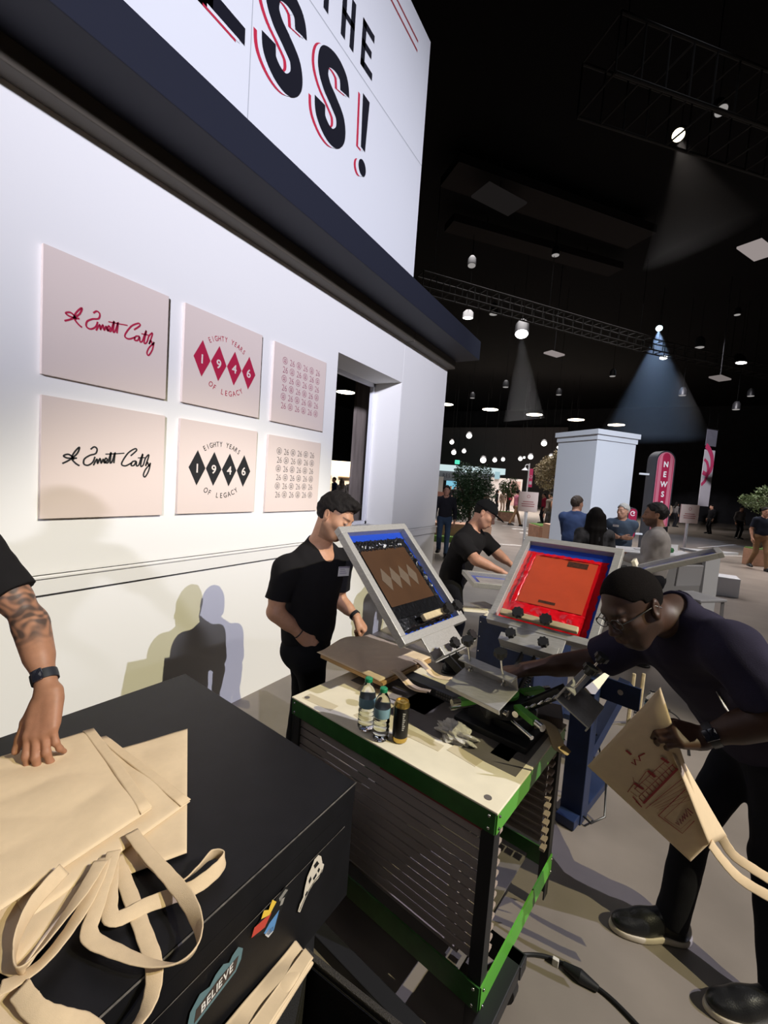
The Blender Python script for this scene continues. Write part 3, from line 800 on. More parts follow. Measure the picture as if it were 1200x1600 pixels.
# ------------------------------------------------------------------ six boards on the wall
M_BOARD = mat('poster_board', (.70, .585, .525), .7)
M_CREAM = mat('poster_cream', (.72, .63, .57), .7)
M_CRIM = mat('ink_crimson', (.42, .014, .055), .6); M_ROSE = mat('ink_rose', (.36, .09, .15), .6); M_INK = mat('ink_black', (.012, .012, .013), .6); M_GREYINK = mat('ink_grey', (.09, .08, .075), .6)
SIG = [[(0.09, 0.274), (0.121, 0.294), (0.155, 0.329), (0.165, 0.362), (0.144, 0.337), (0.131, 0.304), (0.148, 0.28), (0.167, 0.268)], [(0.155, 0.306), (0.127, 0.303), (0.107, 0.304), (0.095, 0.313), (0.115, 0.322), (0.133, 0.311), (0.14, 0.296)], [(0.217, 0.356), (0.234, 0.371), (0.248, 0.361), (0.242, 0.337), (0.214, 0.325), (0.189, 0.304), (0.187, 0.279), (0.206, 0.273), (0.229, 0.291), (0.239, 0.32)], [(0.232, 0.274), (0.249, 0.309), (0.252, 0.285), (0.264, 0.313), (0.27, 0.288), (0.28, 0.311), (0.286, 0.291), (0.3, 0.308), (0.292, 0.317), (0.287, 0.297), (0.303, 0.293), (0.311, 0.323), (0.319, 0.35), (0.315, 0.295), (0.326, 0.304), (0.339, 0.352), (0.334, 0.293)], [(0.29, 0.338), (0.344, 0.345), (0.389, 0.352)], [(0.423, 0.34), (0.455, 0.373), (0.446, 0.382), (0.411, 0.357), (0.383, 0.314), (0.376, 0.288), (0.398, 0.283), (0.43, 0.302)], [(0.454, 0.314), (0.434, 0.308), (0.428, 0.287), (0.445, 0.29), (0.455, 0.312), (0.458, 0.287), (0.471, 0.294), (0.482, 0.332), (0.492, 0.356), (0.481, 0.289), (0.496, 0.294), (0.508, 0.334), (0.528, 0.354), (0.51, 0.289), (0.52, 0.312), (0.53, 0.29), (0.538, 0.309), (0.529, 0.262), (0.509, 0.226), (0.499, 0.238), (0.511, 0.27), (0.536, 0.301)], [(0.464, 0.332), (0.505, 0.337)]]
def board(y, z, label, kind, ink):
    t = thing('poster_board', (WX, y, z), label, 'poster', 'printed boards on the white wall')
    b = MB(); b.box((.0105, .31, .297), (.019, .62, .594), None, .0012); b.build('panel', M_BOARD, t)
    o, u, v = (.020, 0, 0), (0, 1, 0), (0, 0, 1)
    if kind == 'sig':
        k = Ink()
        for s_ in SIG: k.stroke(s_, .0085 if len(s_) > 3 else .006, 5)
        k.build('signature', ink, t, o, u, v)
    elif kind == 'year':
        for i, ch in enumerate('1946'):
            x = .129+.1262*i; k = Ink(); k.poly([(x-.0615, .297), (x, .183), (x+.0615, .297), (x, .411)]); d = k.build('diamond', ink, t, o, u, v)
            k = Ink(); k.letter(ch, x, .267, .058, 1.0, 0, .018); k.build('numeral', M_CREAM, d, o, u, v, .002)
        k = Ink(); k.arc('EIGHTY YEARS', .318, .205, .246, 122, 58, .034, .74, False, .006); k.build('upper_lettering', ink, t, o, u, v)
        k = Ink(); k.arc('OF LEGACY', .320, .345, .243, 238, 304, .036, .80, True, .006); k.build('lower_lettering', ink, t, o, u, v)
    else:
        for r_ in range(6):
            k = Ink(); z_ = .455-.0685*r_; x = .092 if r_ % 2 == 0 else .085
            for c_ in range(6):
                if (c_+r_) % 2 == 0:
                    k.ring(x+.026, z_+.024, .0255, .0034)
                    for dx in (-.007, .007): k.ring(x+.026+dx, z_+.031, .0058, .0026, 10); k.poly([(x+.026+dx-.0045, z_+.010), (x+.026+dx+.0045, z_+.010), (x+.026+dx+.0045, z_+.021), (x+.026+dx-.0045, z_+.021)])
                    x += .0665
                else:
                    k.text('26', x+.040, z_, .050, .88, .10, -.012); x += .0895
            k.build('pattern_row', ink, t, o, u, v)
board(.944, 2.137, 'upper cream board on the wall with a red handwritten signature', 'sig', M_CRIM)
board(.946, 1.447, 'lower cream board on the wall with a black handwritten signature', 'sig', M_INK)
board(1.669, 2.143, 'upper cream board with four red diamonds reading 1946', 'year', M_CRIM)
board(1.665, 1.450, 'lower cream board with four black diamonds reading 1946', 'year', M_INK)
board(2.410, 2.142, 'upper cream board with a rose pink repeating 26 pattern', 'pat', M_ROSE)
board(2.398, 1.444, 'lower cream board with a dark grey repeating 26 pattern', 'pat', M_GREYINK)
# ------------------------------------------------------------------ black equipment box
M_BOX = mat('black_powder_coat', (.0055, .0054, .0066), .5, spec=.35, noise=.25, nscale=14, bump=.05, bscale=260)
M_EDGE = mat('pale_edge', (.11, .10, .09), .6, noise=.5, nscale=40)
M_DARK = mat('dark_metal', (.014, .014, .016), .45)
M_ALU = mat('brushed_aluminium', (.44, .425, .40), .42, .45, noise=.12, nscale=25, stretch=(1, 8, 8))
M_STEEL = mat('bright_steel', (.62, .61, .59), .22, 1.0)
M_KNOB = mat('black_knob', (.012, .012, .012), .4)
M_CANVAS = mat('natural_canvas', (.70, .545, .365), .92, noise=.025, nscale=40, bump=.2, bscale=900, spec=.15)
M_CANVAS2 = mat('canvas_strap', (.67, .515, .34), .92, noise=.03, nscale=60, bump=.3, bscale=800, spec=.15)
FL, FR, NR, NL = (Vector(p) for p in ((-1.735, 1.232, 0), (-.690, 1.108, 0), (-.722, .05, 0), (-1.80, .18, 0)))
bx = thing('equipment_box', (-1.2, .7, 0), 'large black metal box standing beside the white wall with cream bags on top', 'box')
BO = Vector((-1.2, .7, 0)); ring4 = [p-BO for p in (NL, NR, FR, FL)]
def shrink(q, d):
    c = sum(q, Vector())/4; return [c+(p-c)*(1-d/(p-c).length) for p in q]
b = MB(); b.prism(ring4, .735, .80); bmesh.ops.bevel(b.bm, geom=[e for e in b.bm.edges], offset=.004, segments=2, affect='EDGES'); b.build('lid', M_BOX, bx)
b = MB(); b.prism(shrink(ring4, .006), .42, .732); b.build('body', M_BOX, bx)
b = MB(); b.prism(shrink(ring4, .10), .09, .42); b.build('pedestal', M_DARK, bx)
for p in shrink(ring4, .16):
    b = MB(); b.cyl(p+Vector((0, -.018, .045)), p+Vector((0, .018, .045)), .045, n=20); b.box((p.x, p.y, .085), (.05, .05, .02)); b.build('caster', M_DARK, bx, True)
# right face of the box: e along the face towards the camera, panel seam, stickers
e = (NR-FR).normalized(); fn = Vector((e.y, -e.x, 0)); fn = fn if fn.x > 0 else -fn
FO = FR-BO+fn*.001
k = Ink(); k.poly([(.06, .682), (.80, .682), (.80, .685), (.06, .685)]); k.poly([(.005, .7975), (1.04, .7975), (1.04, .7995), (.005, .7995)])
sd = lambda kk, name, m, par, lift: kk.build(name, m, par, FO, e, (0, 0, 1), -lift if e.cross(Vector((0, 0, 1))).dot(fn) < 0 else lift)
kk = Ink(); kk.poly([(.05, .684), (.85, .684), (.85, .6865), (.05, .6865)]); sd(kk, 'panel_seam', M_EDGE, bx, .0006)
b = MB(); b.span(FR-BO+Vector((0, 0, .7985)), NR-BO+Vector((0, 0, .7985)), (.003, .002)); b.build('pale_edge', M_EDGE, bx)  # thin pale line along the top right edge
def sticker(pts, m, name, lift=.0015):
    kk = Ink(); kk.poly(pts); return sd(kk, name, m, bx, lift)
W_ = mat('sticker_white', (.62, .56, .47), .5); K_ = mat('sticker_black', (.01, .01, .01), .5)
out = [(.150, .640), (.158, .668), (.172, .682), (.188, .680), (.200, .664), (.214, .648), (.222, .622), (.226, .598), (.238, .588), (.245, .572), (.236, .562), (.222, .580), (.206, .596), (.186, .606), (.166, .606), (.148, .616), (.142, .632)]
st1 = sticker(out, W_, 'sticker')
for q in ([(.166, .652), (.176, .668), (.190, .664), (.184, .650)], [(.200, .640), (.208, .632), (.204, .620), (.196, .628)], [(.176, .632), (.190, .626), (.186, .616), (.174, .622)], [(.160, .630), (.166, .640), (.172, .634), (.166, .624)], [(.212, .606), (.220, .600), (.216, .592), (.208, .598)]):
    kk = Ink(); kk.poly(q); sd(kk, 'sticker_mark', K_, st1, .0022)
kk = Ink(); kk.stroke([(.240, .570), (.222, .588), (.204, .602), (.182, .611), (.160, .613), (.150, .622)], .003); sd(kk, 'sticker_mark', K_, st1, .0022)
st2 = sticker([(.285, .672), (.302, .690), (.390, .664), (.402, .640), (.372, .622), (.352, .600), (.330, .598), (.306, .640)], K_, 'sticker')
for q, c in (([(.330, .672), (.345, .690), (.356, .672), (.372, .684), (.380, .668), (.352, .655)], (.75, .50, .06)), ([(.345, .656), (.400, .664), (.408, .644), (.366, .634)], (.50, .06, .04)), ([(.318, .640), (.350, .632), (.368, .620), (.352, .600), (.334, .598)], (.10, .25, .50)), ([(.336, .610), (.350, .616), (.364, .612), (.352, .594), (.336, .596)], (.62, .60, .60)), ([(.290, .672), (.300, .682), (.322, .674), (.318, .662)], (.22, .21, .19)), ([(.300, .660), (.312, .664), (.318, .650), (.308, .646)], (.30, .28, .25))):
    kk = Ink(); kk.poly(q); sd(kk, 'sticker_mark', mat('print_%d' % int(c[0]*100), c, .5), st2, .0022)
st3 = sticker([(.432, .640), (.446, .656), (.462, .650), (.470, .640), (.486, .652), (.506, .646), (.520, .632), (.544, .640), (.566, .620), (.572, .590), (.560, .574), (.450, .598), (.436, .616)], mat('sticker_teal', (.11, .19, .21), .5), 'sticker')
kk = Ink(); kk.poly([(.444, .634), (.500, .628), (.552, .612), (.556, .584), (.452, .606)]); sd(kk, 'sticker_mark', mat('print_brown', (.05, .035, .03), .5), st3, .0022)
kk = Ink(); kk.text('BELIEVE', -.50, .603, .020, .78, .12, .02)
kk.v = [(-u, v+.28*(u+.50)) for u, v in kk.v]
sd(kk, 'sticker_lettering', mat('print_white', (.75, .72, .68), .5), st3, .003)

# ------------------------------------------------------------------ cloth helpers
def fnoise(p, f, s=0.0):
    return (math.sin(p[0]*f+1.9*math.sin(p[1]*f*.61+s)+s)*math.sin(p[1]*f*.83+1.4*math.sin(p[0]*f*.47-s))+.5*math.sin(p[0]*f*1.7-p[1]*f*1.2+s*2))
def cloth(name, c4, m, parent, org, th=.006, amp=.004, f=22, seed=0.0, n=34, label=None, lift=None):
    """quilt of four corners (a, b, c, d in turn), softly rumpled, with thickness"""
    a, b_, c, d = (Vector(p) for p in c4); nrm = (b_-a).cross(d-a).normalized(); bm = bmesh.new(); T = []; B = []
    if nrm.z < -.3: nrm = -nrm
    for j in range(n+1):
        for i in range(n+1):
            u, v = i/n, j/n; p = (a*(1-u)+b_*u)*(1-v)+(d*(1-u)+c*u)*v
            ed = min(u, 1-u, v, 1-v)
            w_ = amp*fnoise((p.x+p.z*.7, p.y-p.z*.4), f, seed)*min(1, .25+ed*6)
            q = p+(a-p)*0+nrm*(abs(w_) if lift else w_)
            if lift: q += nrm*lift(u, v)
            k = 1-max(0, 1-ed*18)**2*.75
            T.append(bm.verts.new(q+nrm*th*.5*k-org)); B.append(bm.verts.new(q-nrm*th*.5*k-org))
    for S, fl in ((T, False), (B, True)):
        for j in range(n):
            for i in range(n):
                q = [S[j*(n+1)+i], S[j*(n+1)+i+1], S[(j+1)*(n+1)+i+1], S[(j+1)*(n+1)+i]]
                bm.faces.new(q[::-1] if fl else q)
    bd = [i for i in range(n+1)]+[(j+1)*(n+1)-1 for j in range(1, n+1)]+[n*(n+1)+i for i in range(n-1, -1, -1)]+[j*(n+1) for j in range(n-1, 0, -1)]
    for p, q in zip(bd, bd[1:]+bd[:1]): bm.faces.new((T[p], B[p], B[q], T[q]))
    bmesh.ops.recalc_face_normals(bm, faces=bm.faces[:])
    me = bpy.data.meshes.new(name); bm.to_mesh(me); bm.free()
    return link(name, me, m, parent, True, label)
def ribbon(name, pts, wd, m, parent, org, tilt=None, th=.0035, n=7):
    """webbing through pts; tilt (degrees, one per point) turns it from lying flat to standing on edge"""
    P = spline(pts, n); N = len(P); bm = bmesh.new(); rows = []
    tl = [0]*len(pts) if tilt is None else tilt
    for i, p in enumerate(P):
        t = (P[min(i+1, N-1)]-P[max(i-1, 0)]).normalized(); s_ = Vector((0, 0, 1)).cross(t)
        if s_.length < .1: s_ = Vector((1, 0, 0))
        s_.normalize(); u_ = t.cross(s_)
        x = i/n; j = min(int(x), len(pts)-2); a = math.radians(tl[j]*(1-(x-j))+tl[j+1]*(x-j))
        wv = s_*math.cos(a)+u_*math.sin(a); nv = t.cross(wv)
        hw = wd/2*(1+.03*math.sin(i*1.7))
        rows.append([bm.verts.new(p+wv*hw*sx+nv*th/2*sy-org) for sx, sy in ((-1, .4), (-.85, 1), (0, .8), (.85, 1), (1, .4), (1, -.4), (.85, -1), (0, -.8), (-.85, -1), (-1, -.4))])
    for a, b_ in zip(rows, rows[1:]):
        for i in range(10): bm.faces.new((a[i], a[(i+1) % 10], b_[(i+1) % 10], b_[i]))
    bm.faces.new(rows[0]); bm.faces.new(rows[-1])
    bmesh.ops.recalc_face_normals(bm, faces=bm.faces[:])
    me = bpy.data.meshes.new(name); bm.to_mesh(me); bm.free()
    return link(name, me, m, parent, True)
def Z(px, py, z): return at_z(px, py, z)
# ------------------------------------------------------------------ tote bags piled on the box
def tote(label, c4, z, seed, hem=True, straps=(), amp=.0045, th=.009, lift=None, loc=None):
    c = [Z(x, y, z) for x, y in c4]; org = sum(c, Vector())/4; org.z = .8 if loc is None else loc
    t = thing('tote_bag', org, label, 'bag', 'natural canvas tote bags')
    cloth('bag_body', c, M_CANVAS, t, org, th, amp, 15, seed, n=48, lift=lift)
    if hem:                                                              # doubled hem along the mouth, edge b-c
        a, b_, cc, d = c; i0 = lerp(b_, a, .075); i1 = lerp(cc, d, .075); up = Vector((0, 0, .0045))
        cloth('hem', [i0+up, b_+up+(b_-a).normalized()*.002, cc+up+(cc-d).normalized()*.002, i1+up], M_CANVAS2, t, org, th*.75, amp*.6, 24, seed, 14, lift=(lambda u, v: lift(.925+.075*u, v)) if lift else None)
    for s_ in straps:
        ribbon('handle', [Z(x, y, zz) for x, y, zz in s_[0]], .030, M_CANVAS2, t, org, s_[1])
    return t
tote('lowest cream tote bag of the pile, its straight right edge on the black box', [(120, 1190), (293, 1139), (292, 1332), (60, 1420)], .808, 1.0, False,
     [([(180, 1340, .815), (200, 1390, .812), (222, 1450, .812), (240, 1505, .812), (238, 1550, .806), (222, 1590, .803), (190, 1625, .803)], [0, 5, 0, 10, 15, 30, 40])])
tote('middle cream tote bag of the pile, its knotted corner sticking out right', [(-60, 1200), (165, 1152), (297, 1252), (40, 1440)], .819, 2.2, True,
     [([(175, 1345, .826), (172, 1400, .824), (178, 1436, .820), (235, 1412, .818), (300, 1388, .822), (340, 1358, .830), (350, 1338, .836), (330, 1336, .836), (305, 1360, .830), (276, 1378, .824), (240, 1352, .826), (225, 1330, .826)], [0, 0, 10, 25, 25, 60, 85, 80, 60, 40, 20, 0])])
tote('cream tote bag on top of the pile under the flat hand', [(-110, 1215), (145, 1140), (237, 1264), (-70, 1470)], .836, 3.7, True,
     [([(205, 1300, .838), (232, 1335, .842), (266, 1372, .846), (298, 1415, .850), (312, 1465, .846), (286, 1502, .838), (238, 1506, .832), (180, 1486, .830), (140, 1462, .830), (150, 1420, .834), (172, 1350, .838), (178, 1330, .838)], [0, 0, 10, 40, 75, 55, 30, 10, 0, 0, 0, 0])],
     lift=lambda u, v: .004*math.sin(v*3.1)*u)
tote('cream tote bag slipping off the front of the pile under its loop', [(-90, 1480), (20, 1380), (150, 1350), (30, 1535)], .815, 5.1, True,
     [([(158, 1345, .842), (130, 1392, .846), (95, 1440, .848), (55, 1492, .846), (30, 1516, .840), (22, 1492, .838), (30, 1455, .846), (55, 1408, .852), (100, 1358, .850)], [0, 15, 35, 50, 70, 85, 80, 65, 40]),
      ([(165, 1340, .838), (140, 1400, .836), (110, 1450, .832), (70, 1500, .828), (30, 1530, .826), (0, 1545, .824)], [0, 10, 20, 20, 10, 0])])
tote('cream tote bag crumpled in the bottom left corner on the black box', [(-120, 1600), (-40, 1530), (62, 1548), (40, 1660)], .812, 6.3, False,
     [([(30, 1545, .83), (58, 1580, .828), (95, 1592, .824), (135, 1602, .815), (170, 1640, .808)], [20, 20, 10, 0, 0])], amp=.007)

# ------------------------------------------------------------------ mesh hamper with a folded bag, dolly
M_MESH = mat('black_mesh_cloth', (.013, .012, .012), .8, bump=.8, bscale=240)
hp = thing('hamper', (-.43, .63, 0), 'black woven mesh hamper with a ribbed rim on the floor beside the black box', 'basket')
b = MB(); x0, x1, y0, y1 = -.235, .25, -.40, .255
for a, c in (((x0, y0), (x1, y0)), ((x1, y0), (x1, y1)), ((x1, y1), (x0, y1)), ((x0, y1), (x0, y0))): b.span((*a, .22), (*c, .22), (.012, .40))
b.box(((x0+x1)/2, (y0+y1)/2, .02), (x1-x0, y1-y0, .02)); b.build('mesh_side', M_MESH, hp)
for i in range(4):
    o_ = .010*i-.006; r4 = [(x0-o_, y0-o_, .445-.010*i), (x1+o_, y0-o_, .445-.010*i), (x1+o_, y1+o_, .445-.010*i), (x0-o_, y1+o_, .445-.010*i)]
    b = MB(); b.tube(r4, .0075, 8, True); b.build('rim_cord', mat('black_cord', (.045, .040, .036), .7, bump=.9, bscale=300, stretch=(1, 1, 1)), hp, True)
c = [Z(318, 1640, .50), Z(462, 1471, .47), Z(490, 1505, .47), Z(405, 1640, .49)]
org = sum(c, Vector())/4; org.z = .40
t = thing('tote_bag', org, 'folded cream tote bag lying in the black mesh hamper', 'bag', 'natural canvas tote bags')
cloth('bag_body', c, M_CANVAS, t, org, .02, .006, 26, 4.4)
c2 = [p+Vector((0, 0, .013)) for p in (lerp(c[0], c[3], .55), lerp(c[1], c[2], .52), c[2]*.97+c[1]*.03, lerp(c[0], c[3], .98))]
cloth('folded_flap', c2, M_CANVAS, t, org, .010, .003, 26, 1.4)

# ------------------------------------------------------------------ rack cart
CO = Vector((-.285, 1.252, 0)); CR = math.radians(-8.0)
cart = thing('rack_cart', CO, 'green and black rolling rack cart with many dark runners carrying the printing press', 'cart', rot=CR)
M_GREEN = mat('green_enamel', (.028, .11, .024), .38, noise=.18, nscale=18)
M_GREEN2 = mat('bright_green_enamel', (.10, .36, .045), .35)
M_PAPER = mat('cream_paper', (.76, .69, .53), .75, noise=.05, nscale=12)
M_TAPE = mat('masking_tape', (.58, .50, .34), .7)
M_RUN = mat('dark_runner', (.34, .29, .265), .55, noise=.08, nscale=5)
M_TIP = mat('pale_tip', (.36, .29, .25), .6)
M_GREY = mat('grey_board', (.13, .115, .105), .6, noise=.12, nscale=9)
CW, CDp = .93, .66
for i, (x, y) in enumerate(((-.022, .022), (-CW+.022, .022), (-.022, CDp-.022), (-CW+.022, CDp-.022))):
    sx = 1 if i % 2 == 0 else -1; sy = -1 if i < 2 else 1
    b = MB(); b.box((x+sx*.019, y, .40), (.005, .044, .70)); b.box((x, y+sy*.019, .40), (.044, .005, .70)); b.build('leg', M_DARK, cart)
for nm, z0, z1 in (('top_rail', .728, .795), ('bottom_rail', .150, .232)):
    for a, c_, m_ in (((-CW, -.003), (0, -.003), M_GREEN), ((-CW, CDp+.003), (0, CDp+.003), M_GREEN), ((.002, 0), (.002, CDp), M_GREEN2), ((-CW-.002, 0), (-CW-.002, CDp), M_GREEN)):
        b = MB(); b.span((*a, (z0+z1)/2), (*c_, (z0+z1)/2), (.006, z1-z0)); r_ = b.build(nm, m_, cart)
        if nm == 'top_rail' or True:
            bb = MB(); d = (Vector(c_)-Vector(a)).normalized()
            for q in (.02, .02, 1-.02):
                for zz in (z0+.014, z1-.014):
                    p = Vector(a).lerp(Vector(c_), q); nv = Vector((d.y, -d.x)); s_ = -1 if (Vector((-.46, .31))-p).dot(nv) > 0 else 1
                    bb.ball((p.x+nv.x*.004*s_, p.y+nv.y*.004*s_, zz), (.005, .005, .005), n=8)
            bb.build('bolt', M_STEEL, r_, True)
b = MB(); b.box((-CW/2, CDp/2, .7965), (CW+.012, CDp+.012, .008), None, .002); top = b.build('tabletop', M_PAPER, cart)
for x, y, w_, d_, a in ((-.82, .05, .16, .05, .1), (-.60, .10, .10, .06, -.15), (-.36, .14, .16, .045, .05), (-.20, .17, .12, .05, -.1), (-.70, .30, .2, .05, .3), (-.45, .06, .07, .05, .3)):
    b = MB(); b.box((0, 0, 0), (w_, d_, .0006), Matrix.Translation((x, y, .8012)) @ Matrix.Rotation(a, 4, 'Z')); b.build('tape_strip', M_TAPE, top)
b = MB(); b.box((-.30, .36, .8008), (.56, .34, .001)); b.box((-.66, .44, .8008), (.42, .30, .001)); b.box((-.105, .30, .8008), (.07, .10, .001)); b.build('grey_shade_patch', M_GREY, top)  # grey table cutouts, partly shadow painted flat on the paper
b = MB(); b.cyl((-.045, .035, .8005), (-.045, .035, .8016), .012); b.cyl((-CW+.045, .035, .8005), (-CW+.045, .035, .8016), .012); b.build('rivet', M_GREY, top)
NRUN = 12
for side, y, s_ in (('front', .012, 1), ('rear', CDp-.012, -1)):
    for i in range(NRUN):
        z = .300+.0362*i
        b = MB(); b.box((-CW/2, y, z), (CW-.09, .005, .0285)); b.box((-CW/2, y+s_*.016, z-.0145), (CW-.09, .032, .003))
        r_ = b.build('runner', M_RUN, cart)
        if side == 'front' and i % 2 == 0:
            b = MB(); l_ = .30+.05*((i*5) % 7); b.box((-.06-l_/2-.04*((i*3) % 5), y-.003, z+.0135), (l_, .002, .002)); b.build('runner_edge', M_TIP, r_)
        b = MB(); b.box((-.018, y+s_*.055, z-.009), (.020, .036, .011)); b.build('runner_tip', M_TIP, r_)
for x, w_ in ((-.05, .06), (-.62, .5)):
    b = MB(); b.box((x if x > -.1 else -.46, CDp/2, .704 if x > -.1 else .19), (w_ if x > -.1 else .74, CDp-.06, .012)); b.build('shelf_board', M_GREY, cart)
b = MB(); b.box((-.43, .075, .246), (.66, .085, .012)); b.build('lower_plank', mat('pale_strip', (.42, .35, .32), .6), cart)
b = MB(); b.box((-.24, -.001, .722), (.40, .003, .006)); b.build('red_strip', mat('red_strip', (.20, .02, .03), .5), cart)
dl = thing('dolly', (-.70, 1.20, 0), 'low black steel dolly frame with two silver plates on the floor under the rack cart', 'dolly', rot=CR)
b = MB()
for y in (-.055, .34): b.box((-.03, y, .135), (.98, .055, .05), None, .004)
for x in (-.49, .43): b.box((x, .14, .135), (.05, .45, .05), None, .004)
b.build('frame', M_DARK, dl)
for x in (-.19, .14):
    b = MB(); b.box((x, -.11, .117), (.055, .07, .016), None, .003); b.box((x, -.142, .065), (.055, .008, .12)); b.build('silver_plate', M_ALU, dl)
for x in (-.46, .40):
    for y in (-.03, .32):
        b = MB(); b.cyl((x, y-.02, .05), (x, y+.02, .05), .05, n=18); b.box((x, y, .10), (.05, .05, .03)); b.build('caster', M_DARK, dl, True)
# ------------------------------------------------------------------ screen printing presses
M_WOOD = mat('squeegee_wood', (.50, .40, .24), .6, noise=.2, nscale=20, stretch=(.2, 2, 2))
M_BLUE = mat('blue_emulsion_tape', (.012, .055, .42), .3, coat=.3)
M_INKBLK = mat('wet_black_ink', (.006, .006, .007), .22, bump=1.0, bscale=60, coat=.3)
M_INKRED = mat('wet_red_ink', (.62, .006, .014), .2, bump=.9, bscale=34, coat=.5)
M_MESHBR = mat('amber_screen_mesh', (.060, .028, .012), .35, noise=.12, nscale=8)
M_MESHRD = mat('orange_screen_mesh', (.50, .065, .022), .4, noise=.06, nscale=14)
M_PALE = mat('pale_stencil', (.105, .075, .05), .5)
M_SHIRTBOARD = mat('pallet_board', (.42, .25, .10), .6)
def frame_axes(yaw, tilt):
    o = Vector((math.cos(yaw), math.sin(yaw), 0)); s_ = Vector((math.sin(yaw), -math.cos(yaw), 0))
    a = o*math.cos(tilt)+Vector((0, 0, math.sin(tilt))); n = s_.cross(a)
    return o, s_, a, n
def knob(b, p, n, L=.085, r=.021, foot=True, k2=None):
    b.cyl(p-n*.035, p+n*L, .0042, n=10)
    if foot: b.cyl(p-n*.040, p-n*.030, .011, .008, n=12)
def star(p, n, r=.022, h=.018):
    b = MB(); q = n.to_track_quat('Z', 'Y').to_matrix().to_4x4(); M = Matrix.Translation(p) @ q
    pts = []
    for i in range(48):
        a = 2*PI*i/48; rr = r*(1+.10*math.cos(8*a)); pts.append((rr*math.cos(a), rr*math.sin(a)))
    b.prism(pts, 0, h, M); b.cyl(p-n*.014, p, r*.5, r*.62, n=14); return b
def print_head(par, org, hub, yaw, tilt, rb, zb, bw=.23, bracket=True, up_knob=.085, depth=.13):
    """arm from the turret and an aluminium clamp whose front lip is rb out and zb up"""
    o, s_, a, n = frame_axes(yaw, tilt)
    F = Vector((hub.x, hub.y, 0))+o*rb+Vector((0, 0, zb))-org          # front lip of the clamp
    piv = Vector((hub.x, hub.y, 0))+o*.085+Vector((0, 0, .915))-org
    W = F-a*depth                                                       # web at the back
    arm = MB()
    for q in (-.028, .028): arm.span(piv+s_*q, W+s_*q-n*.012, (.008, .034), n)
    arm.span(piv+s_*-.06, piv+s_*.06, (.03, .03)); ao = arm.build('head_arm', M_DARK, par)
    sp = MB(); p0 = piv+s_*.045; p1 = W+s_*.045-n*.02; L = (p1-p0).length
    sp.tube([p0.lerp(p1, i/60)+(s_*math.cos(i*1.9)+n*math.sin(i*1.9))*.009 for i in range(61)], .0028, 6); sp.build('spring', M_STEEL, ao, True)
    b = MB(); b.cyl(piv-s_*.075, piv+s_*.075, .012, n=14); b.build('hinge_pin', M_STEEL, ao, True)
    if bracket:
        b = MB(); h = bw/2
        b.span(W-s_*h+n*0, W+s_*h, (.006, .006), n)
        M = Matrix(((s_.x, a.x, n.x, 0), (s_.y, a.y, n.y, 0), (s_.z, a.z, n.z, 0), (0, 0, 0, 1))); M.translation = W
        b.box((0, depth/2, -.003), (bw, depth, .006), M, .0015)          # plate
        b.box((0, .003, .026), (bw, .006, .058), M, .0015)               # web
        b.box((0, .020, .055), (bw, .040, .006), M, .0015)               # top lip
        b.box((0, depth-.002, -.010), (bw, .005, .018), M, .001)         # front lip
        br = b.build('clamp_bracket', M_ALU, par)
        for q in (-.072, .072):
            b = MB(); p = W+s_*q+a*.024+n*.056; knob(b, p, n, up_knob); sc_ = b.build('clamp_screw', M_STEEL, br, True)
            star(p+n*up_knob, n).build('knob', M_KNOB, sc_, True)
    return o, s_, a, n, F, W
